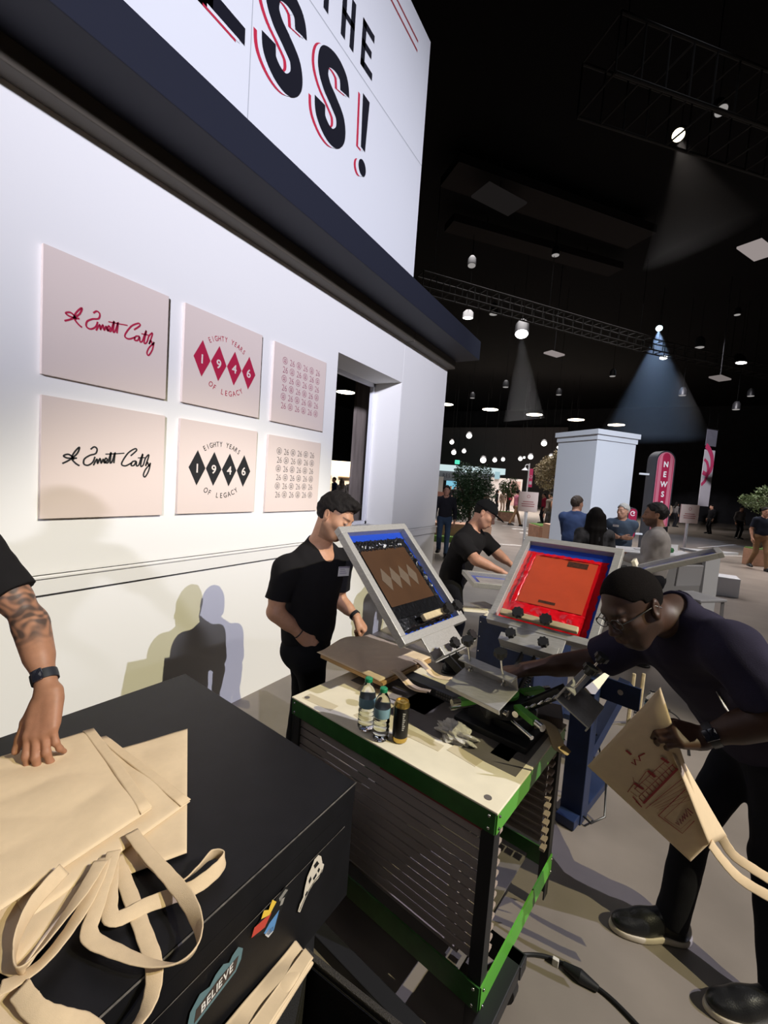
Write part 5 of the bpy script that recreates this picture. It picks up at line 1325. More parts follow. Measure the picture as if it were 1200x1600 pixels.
P = dict(pelvis=Pl, neck=nkA, head=nkA+Vector((.05, .0, .15)), hf=(1, .1, -.4), shL=shL, shR=nkA+Vector((-.03, -.19, -.06)), elL=at(46, 968, 1.46), elR=nkA+Vector((.08, -.26, -.33)), wrL=wL, wrR=nkA+Vector((.22, -.16, -.50)),
         handL=(at(60, 1166, 1.285)-wL, -F_*.80+U_*.6, ((.30, .30, .2), (.30, .34, .25), (.36, .42, .3), (.42, .5, .35)), .26, (.55, .30, .0), .12),
         handR=(Vector((.5, .1, -.8)), Vector((.8, 0, .6)), RELAX), hipdir=(0, 1, 0))
for s_, S_ in ((1, 'L'), (-1, 'R')):
    P['kn'+S_] = Pl+Vector((.02, .11*s_, -.44)); P['an'+S_] = Vector((Pl.x-.02, Pl.y+.13*s_, .085)); P['toe'+S_] = (1, .15*s_, 0)
person('person at the left edge in black sleeves, tattooed arm and hand pressed on the bags', P, dict(skin=(.34, .165, .095), handrgb=(.42, .19, .125), shirt=C_BLACK, trousers=C_BLACKP, shoes=M_SHOE, sleeve=.66, armr=1.12, hands=1.30, paint=tattoo, stub=.3,
       extras=[band_extra('L', .80, .034, mat('watch_strap', (.016, .018, .024), .5), .030, -F_*.75+U_*.5)]), .0032)
# man in the cap
P = dict(pelvis=at(704, 912, 4.15), neck=at(739, 826, 4.08), head=at(757, 804, 4.04), hf=R_*.80-U_*.50-F_*.30, hu=U_*.85+R_*.4,
         shR=at(722, 846, 3.94), shL=at(757, 842, 4.26), elR=at(742, 874, 3.84), elL=at(778, 866, 4.22), wrR=at(783, 893, 3.80), wrL=at(797, 881, 4.12), hipdir=F_)
P['handR'] = (R_*.9-U_*.35+F_*.1, U_*.8+R_*.3, RELAX); P['handL'] = (R_*.7-U_*.5-F_*.3, U_*.8+R_*.4, RELAX)
P['hipdir'] = Vector((F_.x, F_.y, 0)).normalized(); pv = P['pelvis']; fd = P['hipdir'].cross(Vector((0, 0, 1)))
for s_, S_ in ((1, 'L'), (-1, 'R')):
    P['kn'+S_] = Vector((pv.x, pv.y, .48))+P['hipdir']*.11*s_+fd*.08; P['an'+S_] = Vector((pv.x, pv.y, .085))+P['hipdir']*.13*s_+fd*.04; P['toe'+S_] = fd
person('person in a black cap and black polo shirt bent over the second press', P, dict(skin=(.50, .26, .175), shirt=C_BLACK, trousers=C_BLACKP, shoes=M_SHOE, hair='cap', capmat=fabric('cap', (.007, .007, .008)), stub=.25, sleeve=.80, girth=1.06, armr=1.1, collar=C_BLACK), .0065)
# ------------------------------------------------------------------ counter, kiosk and people beyond the press
M_WHITE = mat('white_laminate', (.74, .75, .78), .45); M_KIOSK = mat('kiosk_white', (.72, .74, .80), .55)
def flat(v): v = Vector((v.x, v.y, 0)); return v.normalized()
RH, FH = flat(_R), flat(_F)
yawR = math.degrees(math.atan2(RH.y, RH.x)); yawF = math.degrees(math.atan2(FH.y, FH.x))
def onf(px, py, d):
    p = at(px, py, d); return Vector((p.x, p.y, 0))
ct = thing('counter', onf(955, 850, 6.2), 'long white counter with leaflets between the grey haired man and his visitors', 'counter', rot=math.radians(yawR-4))
b = MB(); b.box((.0, .0, 1.005), (2.3, .62, .05), None, .006); b.build('countertop', M_WHITE, ct)
b = MB(); b.box((.0, .0, .49), (2.2, .52, .92), None, .004); b.build('front_panel', mat('grey_panel', (.34, .34, .34), .6), ct)
for i, (x, y, w_, a_, m_, lb) in enumerate(((.18, -.10, .26, .1, M_WHITE, 'white leaflet lying on the counter in front of the grey haired man'), (.44, -.02, .20, -.2, mat('leaflet_grey', (.45, .46, .47), .5), 'grey leaflet on the counter beside the white leaflet'), (.86, .10, .26, .2, mat('leaflet_white', (.8, .8, .82), .5), 'standing white card at the right end of the counter'))):
    p = ct.matrix_basis @ Vector((x, y, 1.031)); o = thing('leaflet', p, lb, 'leaflet', 'leaflets on the counter', rot=math.radians(yawR)+a_)
    b = MB(); b.box((0, 0, .004 if i < 2 else .05), (w_, .18 if i < 2 else .02, .007 if i < 2 else .10)); b.build('sheet', m_, o)
p = ct.matrix_basis @ Vector((.66, -.16, 1.03)); o = thing('green_bag', p, 'small crumpled green bag at the right of the counter', 'bag')
b = MB(); r_ = bmesh.ops.create_icosphere(b.bm, subdivisions=3, radius=1)
for v in r_['verts']: n_ = 1+.25*fnoise(v.co*1.0, 4, .4); v.co = Vector((v.co.x*.10*n_, v.co.y*.06*n_, max(0, .05+v.co.z*.05*n_)))
b.build('bag_body', mat('leaf_green', (.05, .22, .08), .6), o, True)
tb = thing('white_table', onf(1098, 866, 6.6), 'small white table with a pointed top beside the sign on a post', 'table', rot=math.radians(yawR+18))
b = MB(); b.prism([(-.16, -.22), (.62, -.10), (-.10, .30)], 1.0, 1.035); b.build('table_top', M_WHITE, tb)
b = MB(); b.box((.05, -.02, .5), (.30, .22, 1.0)); b.build('pedestal', mat('pedestal_white', (.62, .64, .66), .5), tb)
tb2 = thing('white_plinth', onf(1128, 905, 8.6), 'white plinth on the floor behind the bar stool', 'plinth')
b = MB(); b.box((0, 0, .18), (.5, .5, .36), None, .004); b.build('plinth_body', M_WHITE, tb2)
sp_ = onf(1092, 900, 4.7)
stl = thing('bar_stool', sp_, 'light grey bar stool with a low back beyond the bent man', 'stool', rot=math.radians(yawR+18))
M_STOOL = mat('stool_grey', (.40, .40, .41), .45)
b = MB(); b.box((0, 0, .74), (.40, .38, .03), None, .01); b.build('seat', M_STOOL, stl)
b = MB(); b.box((.03, .185, .93), (.38, .025, .24), Matrix.Rotation(.06, 4, 'X'), .01); b.build('backrest', M_STOOL, stl)
for x in (-.17, .17):
    for y in (-.16, .16):
        b = MB(); b.span((x*1.12, y*1.12, 0), (x, y, .73), (.026, .026)); b.build('leg', M_STOOL, stl)
for y in (-.172, .172): b = MB(); b.span((-.18, y, .28), (.18, y, .28), (.018, .022)); b.build('footrest', M_STOOL, stl)

SK = [(.50, .27, .185), (.40, .21, .13), (.16, .08, .05), (.46, .25, .17)]
JEAN = fabric('jeans', (.045, .075, .13)); GREYT = fabric('grey_trouser', (.07, .065, .062)); TAN = fabric('tan_trouser', (.22, .13, .07)); DKT = fabric('charcoal', (.018, .018, .022))
WSH = mat('white_shoe', (.6, .58, .55), .5)
def bg(label, px, py, d, yaw, h, shirt, trousers, hairk='short', hairm=None, skin=SK[0], vox=.012, **kw):
    ps = {k: kw.pop(k) for k in ('hands', 'lean', 'look', 'step', 'hd') if k in kw}
    p = onf(px, py, d); P = stand(p.x, p.y, yaw, h, **ps)
    st = dict(skin=skin, shirt=shirt, trousers=trousers, shoes=M_SHOE, hair=hairk, sleeve=1.85, eyes=False, hs=.99); st.update(kw)
    if hairm: st['hairmat'] = hairm
    return person(label, P, st, vox)
GREYHAIR = mat('grey_hair', (.34, .33, .31), .7, noise=.3, nscale=200)
BROWNHAIR = mat('brown_hair', (.045, .028, .018), .6, noise=.3, nscale=200, bump=.5, bscale=200)
LONGHAIR = mat('long_dark_hair', (.007, .0055, .005), .7, spec=.2, noise=.3, nscale=60, stretch=(6, 6, .5), bump=.5, bscale=90)
bg('person in a blue sweater standing with back turned in front of the white column', 901, 790, 7.0, yawR+58, 1.74, fabric('blue_knit', (.045, .068, .15)), JEAN, 'short', BROWNHAIR, vox=.010, girth=1.08, hands='front', look=-30)
bg('person with long dark hair in a patterned coat at the counter', 931, 815, 5.5, yawF-12, 1.60, mat('patterned_coat', (.05, .05, .055), .9, noise=.95, nscale=11), DKT, 'long', LONGHAIR, vox=.009, hairlen=.36, girth=.98)
bg('grey haired person in a blue fleece behind the counter with clasped hands', 973, 805, 7.35, yawF+150, 1.66, fabric('blue_fleece', (.085, .12, .18)), DKT, 'short', GREYHAIR, vox=.009, hands='fold', look=-35, collar=DKT, girth=1.1, extras=[tag_extra(-.08, .05, .09, .04, .15)])
bg('person in a pale grey sweater and dark collar standing with back turned near the stool', 1030, 812, 4.55, yawR+143, 1.735, fabric('pale_knit', (.46, .43, .41)), DKT, 'short', mat('black_hair', (.012, .010, .010), .6, noise=.3, nscale=200), SK[1], .0075, stub=.7, collar=DKT, girth=1.06, look=14, hands='front')
# kiosk column
c0 = onf(933, 690, 9.6); dr = (RH*math.cos(math.radians(21))+FH*math.sin(math.radians(21))); W = 1.18
ks = thing('kiosk_column', c0, 'tall square white column with a stepped cornice behind the counter', 'column', rot=math.atan2(dr.y, dr.x))
b = MB(); b.box((W/2, W/2, 1.50), (W, W, 3.0)); b.build('shaft', M_KIOSK, ks)
b = MB(); b.box((W/2, W/2, 3.05), (W+.05, W+.05, .12)); b.build('lower_cornice', M_KIOSK, ks)
b = MB(); b.box((W/2, W/2, 3.16), (W+.12, W+.12, .11)); b.build('upper_cornice', M_KIOSK, ks)
# pill shaped vertical sign
s0 = at(1029, 760, 9.9)
ns = thing('vertical_sign', (s0.x, s0.y, 0), 'tall rounded red NEWSSTAND sign standing to the right of the white column', 'sign', rot=math.radians(yawR+6))
def pill(w_, z0, z1, n=14): return [(w_/2*math.cos(PI*i/n), z1-w_/2+w_/2*math.sin(PI*i/n)) for i in range(n+1)]+[(w_/2*math.cos(PI+PI*i/n), z0+w_/2+w_/2*math.sin(PI+PI*i/n)) for i in range(n+1)]
RX = Matrix.Rotation(PI/2, 4, 'X')
b = MB(); b.prism(pill(.47, .0, 2.86), -.14, .14, RX); b.build('case', mat('sign_case', (.03, .03, .036), .4), ns)
k = Ink(); k.poly(pill(.41, .2, 2.83)); k.build('pink_face', mat('sign_pink', (.55, .16, .22), .5), ns, (0, -.14, 0), (1, 0, 0), (0, 0, 1), .002)
for w_, m_ in ((.375, mat('sign_rose', (.42, .035, .09), .5)), (.33, MATS['sign_pink']), (.18, mat('sign_crimson', (.36, .012, .055), .5))):
    k = Ink(); k.poly(pill(w_, .22, 2.81)); k.build('face_band', m_, ns, (0, -.14, 0), (1, 0, 0), (0, 0, 1), .003+.02*(.41-w_))
k = Ink()
for i, ch in enumerate('NEWSSTAND'): k.letter(ch, 0, 2.50-.222*i, .125, .9, 0, .03)
k.build('lettering', mat('sign_letter_white', (.80, .78, .78), .5), ns, (0, -.14, 0), (1, 0, 0), (0, 0, 1), .012)
for z in (.95, 2.32): b = MB(); b.box((-.33, .05, z), (.25, .04, .04)); b.build('bracket', M_WHITE, ns)
s1 = at(987, 806, 9.0); o = thing('small_sign', (s1.x, s1.y, 0), 'small rounded red sign with a white mark low beside the white column', 'sign', rot=math.radians(yawR))
b = MB(); b.prism(pill(.20, .9, 1.56), -.03, .03, RX); b.build('case', MATS['sign_case'], o)
b = MB(); b.cyl((0, 0, 0), (0, 0, .92), .02, n=10); b.cyl((0, 0, 0), (0, 0, .02), .15, n=20); b.build('post', MATS['sign_case'], o, True)
k = Ink(); k.poly(pill(.17, .92, 1.54)); k.build('red_face', MATS['sign_crimson'], o, (0, -.03, 0), (1, 0, 0), (0, 0, 1), .002)
k = Ink(); k.ring(0, 1.44, .045, .016, 16, 30, 330); k.disc(.02, 1.45, .018); k.build('white_mark', MATS['sign_letter_white'], o, (0, -.03, 0), (1, 0, 0), (0, 0, 1), .004)
# notice boards on posts
M_NOTE = mat('notice_beige', (.56, .44, .40), .7)
for px, py, d, lb in ((825, 784, 9.0, 'beige notice board on a white post in front of the distant walkway'), (1077, 803, 9.6, 'beige notice board on a white post in front of the black drapes')):
    p = at(px, py, d); o = thing('notice_board', (p.x, p.y, 0), lb, 'sign', 'beige notice boards', rot=math.radians(yawR))
    b = MB(); b.box((0, 0, p.z), (.40, .025, .41)); b.build('board', M_NOTE, o)
    b = MB(); b.box((0, .03, p.z/2-.1), (.045, .03, p.z)); b.box((0, .03, .01), (.4, .3, .02)); b.build('post', M_WHITE, o)
    k = Ink()
    for i, w_ in enumerate((.22, .27, .26)): k.poly([(-w_/2, p.z-.01-.045*i), (w_/2, p.z-.01-.045*i), (w_/2, p.z+.008-.045*i), (-w_/2, p.z+.008-.045*i)])
    k.ring(0, p.z+.11, .03, .01, 12); k.build('notice_print', mat('notice_red', (.30, .10, .10), .7), o, (0, -.0125, 0), (1, 0, 0), (0, 0, 1), .002)
# hanging banner
M_HANG2 = mat('wire_black', (.006, .006, .006), .9, spec=.1)
p = at(1106, 730, 25); o = thing('hanging_banner', (p.x, p.y, p.z), 'tall white banner with a pink ring emblem hanging in front of black drapes', 'banner', rot=math.radians(yawR+20))
M_BAN = mat('banner_white', (.62, .60, .66), .8); M_BANP = mat('banner_pink', (.62, .05, .16), .8); M_BANG = mat('banner_grey', (.15, .15, .19), .8)
hw, hh = .44, 2.15
b = MB(); b.box((0, 0, -.33*hh/2-.28), (2*hw, .02, 1.50*hh)); b.build('cloth', M_BAN, o)
b = MB(); b.box((0, -.002, hh*.78), (2*hw, .021, hh*.44)); b.build('top_band', M_BANG, o)
b = MB(); b.cyl((-hw-.06, 0, hh), (hw+.06, 0, hh), .03); b.build('batten', M_DARK, o); 
for q in (-.35, .35): b = MB(); b.cyl((q, 0, hh), (q, 0, 11-p.z), .008, n=6); b.build('hanging_wire', M_HANG2, o)
k = Ink(); k.stroke([(-.42, 1.22), (-.10, 1.02), (.20, .62), (.30, .15), (.18, -.22), (-.05, -.40), (-.30, -.36), (-.42, -.30)], [.30, .30, .28, .26, .26, .24, .24], 6)
k.stroke([(-.40, .42), (-.16, .28), (.0, .0), (.02, -.36), (-.12, -.78), (-.42, -1.05)], [.16, .20, .22, .22, .20, .18], 6)
k.v = [(max(-hw, min(hw, u)), v) for u, v in k.v]; k.build('ring_emblem', M_BANP, o, (0, -.0125, 0), (1, 0, 0), (0, 0, 1), .004)
# ------------------------------------------------------------------ trees and shrubs
def foliage(name, ells, nleaf, size, m, parent, org, seed):
    rnd = random.Random(seed); vs = []; fs = []
    for i in range(nleaf):
        c, r = ells[rnd.randrange(len(ells))]
        v = Vector((rnd.gauss(0, 1), rnd.gauss(0, 1), rnd.gauss(0, 1))).normalized()*(rnd.uniform(.62, 1.06))
        p = Vector((c[0]+v.x*r[0], c[1]+v.y*r[1], c[2]+v.z*r[2]))-org
        a = Vector((rnd.gauss(0, 1), rnd.gauss(0, 1), rnd.gauss(0, .6)+.25)).normalized(); b_ = a.cross(Vector((rnd.gauss(0, 1), rnd.gauss(0, 1), rnd.gauss(0, 1)))).normalized()
        l, w_ = size*rnd.uniform(.7, 1.3), size*.36; n = len(vs)
        c_ = a.cross(b_)*size*.12
        vs += [p-a*l*.5, p+b_*w_*.5+c_, p+a*l*.5, p-b_*w_*.5+c_]; fs += [(n, n+1, n+2), (n, n+2, n+3)]
    me = bpy.data.meshes.new(name); me.from_pydata([tuple(v) for v in vs], [], fs); me.update()
    o = link(name, me, m, parent); o['kind'] = 'stuff'; return o
M_LEAF = mat('shrub_leaf', (.035, .085, .030), .38, noise=.5, nscale=20); M_OLIVE = mat('olive_leaf', (.27, .22, .12), .6, noise=.35, nscale=14); M_LEAF2 = mat('ficus_leaf', (.12, .17, .07), .5, noise=.4, nscale=14)
M_BARK = mat('bark', (.10, .07, .05), .9, noise=.3, nscale=30)
M_PLANT = mat('planter_wood', (.36, .20, .13), .7, noise=.2, nscale=6); M_TURF = mat('turf', (.10, .20, .04), .9, noise=.4, nscale=60)
def tree(px, py, d, rx, rz, label, leafm, n, size, seed, name='potted_tree', planter=(1.2, .5), bumps=9, trunk=True):
    c = at(px, py, d); base = Vector((c.x, c.y, 0)); rnd = random.Random(seed); t = thing(name, base, label, 'tree')
    ells = [((c.x, c.y, c.z), (rx*.78, rx*.78, rz*.82))]
    for i in range(bumps):
        a = rnd.uniform(0, 2*PI); e = rnd.uniform(-.8, .95)
        ells.append(((c.x+rx*.62*math.cos(a)*math.sqrt(1-e*e), c.y+rx*.62*math.sin(a)*math.sqrt(1-e*e), c.z+rz*.66*e), (rx*.42, rx*.42, rz*.36)))
    foliage('foliage', ells, n, size, leafm, t, base, seed)
    b = MB()
    b.tube(spline([(0, 0, .2), (.03, .02, c.z*.45), (-.02, 0, c.z-rz*.3), (0, 0, c.z+rz*.4)], 4), .045, 8)
    for i in range(5): a = 2*PI*i/5; b.tube([(0, 0, c.z-rz*.5), (rx*.3*math.cos(a), rx*.3*math.sin(a), c.z-.05), (rx*.6*math.cos(a), rx*.6*math.sin(a), c.z+rz*.35)], .018, 6)
    b.build('trunk', M_BARK, t, True)
    if planter:
        b = MB(); b.box((0, 0, planter[1]/2), (planter[0], planter[0]*.7, planter[1]), Matrix.Rotation(math.radians(yawR), 4, 'Z'), .01); b.build('planter', M_PLANT, t)
        b = MB(); b.box((0, 0, planter[1]+.01), (planter[0]*.96, planter[0]*.66, .05), Matrix.Rotation(math.radians(yawR), 4, 'Z'), .01); b.build('turf', M_TURF, t)
tree(736, 771, 11.0, .60, .92, 'large dense dark green shrub behind the man in the cap', M_LEAF, 5200, .085, 3, 'shrub', None)
tree(877, 742, 15.5, .90, .95, 'loose pale olive tree left of the white column', M_OLIVE, 5200, .10, 5, planter=(1.6, .55))
tree(1196, 785, 13.0, .62, .55, 'green leafy tree at the right edge of the photo', M_LEAF2, 2600, .10, 8, planter=(.6, .5))
tree(795, 762, 24.0, .55, .70, 'small distant green tree in front of the white booth', M_LEAF2, 1200, .13, 9, planter=(.8, .5))
o = thing('planter_box', onf(700, 822, 14), 'low planter with green turf and wooden sides left of the dark shrub', 'planter', rot=math.radians(yawR))
b = MB(); b.box((0, 0, .28), (2.6, .8, .56)); b.build('planter_side', M_PLANT, o); b = MB(); b.box((0, -.45, .09), (2.7, .5, .18)); b.build('turf', M_TURF, o)
o = thing('wooden_crate', onf(869, 806, 13.2), 'pale wooden crate beside the olive tree planter', 'crate', rot=math.radians(yawR))
b = MB(); b.box((0, 0, .40), (.55, .5, .80)); b.build('crate_side', mat('pale_wood', (.50, .30, .20), .7), o); b = MB(); b.box((.55, -.1, .17), (.9, .6, .34)); b.build('turf_step', M_TURF, o)
# ------------------------------------------------------------------ far stands, lamp post, exit sign
M_LIT = glow('canopy_glow', (.62, .78, .80), 1.0); M_CYAN = glow('cyan_screen', (.25, .62, .80), .9)  # canopy brightness is put in as a glow of its own
p = at(715, 750, 46); o = thing('far_stand', (p.x, p.y, 0), 'far stand with a bright canopy, grey lettered header and cyan screen beyond the dark shrub', 'stand', rot=math.radians(yawR))
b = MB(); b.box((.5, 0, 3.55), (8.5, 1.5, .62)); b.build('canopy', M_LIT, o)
b = MB(); b.box((.5, .3, 2.75), (8, .2, 1.0)); b.build('header', mat('header_grey', (.20, .20, .22), .7), o)
k = Ink(); k.text('RESTROOMS', -.1, 2.58, .42, .8, .18, .01); k.build('header_lettering', mat('header_dark', (.04, .04, .05), .6), o, (0, .2, 0), (1, 0, 0), (0, 0, 1), .01)
b = MB(); b.box((-.6, .1, 1.75), (1.1, .1, .95)); b.build('screen', M_CYAN, o)
for x in (-2.3, 3.4): b = MB(); b.box((x, .1, 1.4), (1.6, .3, 2.4)); b.build('side_wall', mat('stand_white', (.6, .58, .57), .6), o)
b = MB(); b.box((.4, -.1, .5), (6.5, .5, 1.0)); b.build('front_counter', mat('stand_brick', (.36, .17, .13), .7), o)
p = at(790, 768, 38); o = thing('far_booth', (p.x, p.y, 0), 'far white booth with a pink panel behind the small distant tree', 'booth', rot=math.radians(yawR))
b = MB(); b.box((0, 0, 1.35), (2.7, .3, 2.7)); b.build('back_wall', mat('booth_white', (.85, .80, .78), .6), o)
b = MB(); b.box((.75, -.16, 1.45), (.9, .02, 2.1)); b.build('pink_panel', mat('booth_pink', (.75, .50, .45), .6), o)
b = MB(); b.box((-.9, -.2, 2.9), (.42, .1, .62)); b.build('blue_screen', glow('pale_blue_screen', (.45, .68, .75), .8), o)
k = Ink(); k.poly([(.55, 1.75), (.95, 1.75), (.75, 2.0)]); k.poly([(.5, 1.62), (1.0, 1.62), (1.0, 1.70), (.5, 1.70)]); k.build('red_mark', mat('booth_red', (.5, .04, .05), .6), o, (0, -.175, 0), (1, 0, 0), (0, 0, 1), .006)
p = at(823, 770, 20); o = thing('lamp_post', (p.x, p.y, 0), 'thin white lamp post with a pink pennant in the far walkway', 'lamp post', rot=math.radians(yawR))
b = MB(); b.cyl((0, 0, 0), (0, 0, 3.0), .035, n=10); b.tube([(0, 0, 2.9), (-.1, 0, 2.95), (-.17, 0, 2.9), (-.18, 0, 2.8)], .02, 8); b.build('pole', M_WHITE, o, True)
b = MB(); b.lathe([(.03, .12), (.15, .0), (.0, .0)], (-.18, 0, 2.68), 14); b.build('lamp_shade', M_WHITE, o, True)
b = MB(); b.box((.12, 0, 2.35), (.17, .01, .85)); pn = b.build('pennant', M_BANP, o)
k = Ink(); k.ring(.12, 2.4, .06, .02, 14); k.poly([(.06, 2.05), (.18, 2.05), (.18, 2.2), (.06, 2.2)]); k.build('white_mark', M_BAN, pn, (0, -.005, 0), (1, 0, 0), (0, 0, 1), .003)
p = at(714.5, 722, 50); o = thing('exit_sign', p, 'green lit exit sign on the grey far wall', 'sign', rot=math.radians(yawR))
b = MB(); b.box((0, 0, 0), (.55, .12, .45), None, .04); b.build('sign_face', glow('exit_green', (.10, .75, .50), 1.3), o)
b = MB(); b.cyl((0, 0, .2), (0, 0, 11-p.z), .02, n=6); b.build('hanger', M_DARK, o)
k = Ink(); k.text('EXIT', 0, -.07, .14, .8, .15); k.build('lettering', mat('exit_letter', (.9, .95, .92), .5), o, (0, -.06, 0), (1, 0, 0), (0, 0, 1), .004)
# flat pale stripes on the floor
M_STRIPE = mat('floor_stripe', (.72, .70, .68), .5)
for i, (a, c_) in enumerate((((768, 812), (806, 819)), ((785, 821), (826, 825)), ((800, 826), (845, 829)), ((812, 832), (858, 836)), ((738, 847), (862, 856)), ((1100, 867), (1160, 869)), ((1090, 856), (1150, 851)))):
    p, q = Z(*a, .002), Z(*c_, .002); o = thing('floor_stripe', p, '%s white stripe counted from the far end on the walkway floor' % ('first', 'second', 'third', 'fourth', 'fifth', 'sixth', 'seventh')[i], 'tape', 'white stripes on the floor')
    b = MB(); b.span((0, 0, .001), q-p, (.20 if i < 4 else .07, .003)); b.build('stripe', M_STRIPE, o)
# ------------------------------------------------------------------ people further off
PINK = fabric('pink_shirt', (.52, .17, .24)); WHITE = fabric('white_shirt', (.55, .52, .50)); RED = fabric('red_vest', (.30, .02, .05)); OLV = fabric('olive_jacket', (.13, .105, .085)); NVY = fabric('navy_polo', (.014, .018, .030)); BEI = fabric('beige_coat', (.35, .27, .22)); GRN = fabric('grey_top', (.16, .15, .15)); BLK = fabric('black_top', (.012, .012, .014))
def pack(root, org, H, c):
    R3 = np.array([[c['fw'][i], c['left'][i], c['up'][i]] for i in range(3)], np.float32); s_ = Sculpt(.016)
    s_.add(Ell(lerp(c['pv'], c['nk'], .62)-c['fw']*.17, (.10, .16, .23), R3), .02); s_.mesh('backpack', mat('tan_pack', (.48, .24, .13), .8), root, org)
def pf(px, py): p = at_z(px, py, 0); return (p-CAM).dot(_F)
def far(label, px, fy, yaw, h, *a, **k): d = pf(px, fy); return bg(label, px, fy, d, yaw, h, *a, vox=k.pop('vox', .016), **k)
far('person in a dark jacket and blue jeans walking past the end of the white wall', 690, 868, yawF+170, 1.76, fabric('dark_jacket', (.020, .020, .026)), JEAN, step=.6, vox=.012)
far('person in a grey jacket with an orange backpack near the olive tree', 856, 839, yawF+25, 1.78, OLV, GREYT, extras=[pack], vox=.013)
far('person in a pink shirt and brown trousers striding to the right', 804, 822, yawR+10, 1.78, PINK, TAN, step=1.0, hands='phone')
far('person in a navy polo walking at the right edge of the photo', 1183, 890, yawF+165, 1.78, NVY, TAN, sleeve=.8, step=.7, vox=.012)
far('person in a red vest beyond the pink shirt', 793, 800, yawF, 1.72, RED, DKT)
far('person with long hair in a beige coat left of the red vest', 784, 801, yawF+180, 1.68, BEI, BEI, 'long', LONGHAIR, hairlen=.3)
far('person in a dark top left of the beige coat by the shrub', 774, 800, yawR, 1.70, BLK, DKT, 'long', LONGHAIR)
far('person in a pink top beyond the wooden crate by the column', 891, 803, yawR, 1.72, PINK, DKT)
far('person in a white top beside the pink top near the column', 882, 803, yawR+180, 1.66, WHITE, DKT)
far('person in a red cap colour top behind the backpack wearer', 847, 818, yawF+90, 1.70, RED, DKT)
far('person in black standing in front of the drapes below the banner', 1108, 834, yawR+180, 1.72, BLK, DKT)
far('person in a dark coat in shade near the right tree', 1152, 842, yawF+180, 1.74, GRN, DKT)
far('person in a beige top in shade right of the red sign', 1043, 822, yawR+180, 1.70, BEI, DKT)
far('person in a dark top in shade further right of the red sign', 1053, 823, yawR, 1.72, GRN, DKT, 'long', LONGHAIR)
far('person seen through the booth window in a blue jacket', 520, 800, yawF+120, 1.76, fabric('blue_jacket', (.03, .05, .12)), DKT)
far('person seen through the booth window with long hair and a grey coat', 531, 806, yawF+20, 1.70, GRN, GREYT, 'long', BROWNHAIR)
far('person seen through the booth window in a white shirt', 545, 803, yawF+180, 1.74, WHITE, JEAN)
proto = far('person in dark clothes standing among the far stand visitors', 702, 790, yawF+180, 1.72, BLK, DKT, vox=.02)
ord_ = ['second', 'third', 'fourth', 'fifth', 'sixth', 'seventh']
for i, (x, y) in enumerate(((709, 791), (716, 790), (724, 791), (731, 790), (741, 791))):
    p = at_z(x, y, 0); dup(proto, p, .6*i, '%s dark figure from the left among the far stand visitors' % ord_[i], 'dark figures at the far stand')
proto['group'] = 'dark figures at the far stand'; proto['label'] = 'leftmost dark figure among the far stand visitors'
p = at(534, 772, 24); o = thing('far_shop', (p.x, p.y, 0), 'brightly lit cream shop wall seen through the booth window', 'shop', rot=math.radians(yawR))
b = MB(); b.box((0, 1.5, 1.35), (5, .2, 2.7)); b.build('shop_wall', mat('shop_cream', (.85, .76, .62), .7), o)
for x in (-1.2, 0, 1.2):
    for z in (1.3, 1.8): b = MB(); b.box((x, 1.36, z), (.8, .1, .05)); b.build('shelf', mat('shop_shelf', (.55, .36, .22), .7), o)
area('shop_light', p+_F*.2+Vector((0, 0, 3.6)), p+_F*1.6+Vector((0, 0, 0)), 160, (1, .88, .72), 3, .6)
# ------------------------------------------------------------------ ceiling: trusses, ducts, lamps
M_HANG = mat('hanger_black', (.004, .004, .004), .95, spec=.1)
M_TRUSS = mat('truss_grey', (.020, .019, .018), .8, spec=.2)
def truss(label, a, c_, n, hgt=.45):
    a, c_ = Vector(a), Vector(c_); t = thing('lighting_truss', a, label, 'truss', 'ladder trusses under the black ceiling'); d = (c_-a); L = d.length; x = d/L; y = Vector((-x.y, x.x, 0))
    for q in (-.5, .5):
        for z in (0, hgt):
            b = MB(); b.cyl(y*q*hgt+Vector((0, 0, z)), y*q*hgt+Vector((0, 0, z))+d, .03, n=8); b.build('chord', M_TRUSS, t)
    b = MB()
    for i in range(n+1):
        p = x*(L*i/n)
        for z in (0, hgt): b.cyl(p-y*.5*hgt+Vector((0, 0, z)), p+y*.5*hgt+Vector((0, 0, z)), .018, n=6)
        for q in (-.5, .5): b.cyl(p+y*q*hgt, p+y*q*hgt+Vector((0, 0, hgt)), .018, n=6)
    b.build('lattice', M_TRUSS, t)
    for i in (1, n//2, n-1): p = x*(L*i/n); b = MB(); b.cyl(p+Vector((0, 0, hgt)), Vector((p.x, p.y, 11-a.z)), .012, n=6); b.build('hanger', M_HANG, t)
truss('ladder truss running right from behind the navy ledge', Z(655, 452, 7.6), Z(1010, 548, 7.6), 22)
truss('ladder truss further off to the right under the ceiling', Z(1010, 548, 8.2), Z(1250, 600, 8.2), 16)
truss('ladder truss high at the upper right of the photo', Z(930, 150, 8.5), Z(1260, 262, 8.5), 10, .9)
for i, (a, c_, w_) in enumerate((((700, 295), (1000, 395), 1.1), ((700, 372), (960, 442), .7))):
    p, q = Z(*a, 10), Z(*c_, 10); o = thing('air_duct', p, ('wide dark duct across the ceiling right of the sign', 'narrow dark duct below the wide one on the ceiling')[i], 'duct', 'dark ceiling ducts')
    b = MB(); b.span((0, 0, .5), q-p+Vector((0, 0, .5)), (w_, .25)); b.build('duct_side', mat('duct_grey', (.016, .014, .014), .9, spec=.1), o)
    for k_ in (.2, .8): pp = (q-p)*k_; b = MB(); b.cyl((pp.x, pp.y, .6), (pp.x, pp.y, 11-p.z), .015, n=6); b.build('hanger', M_HANG, o)
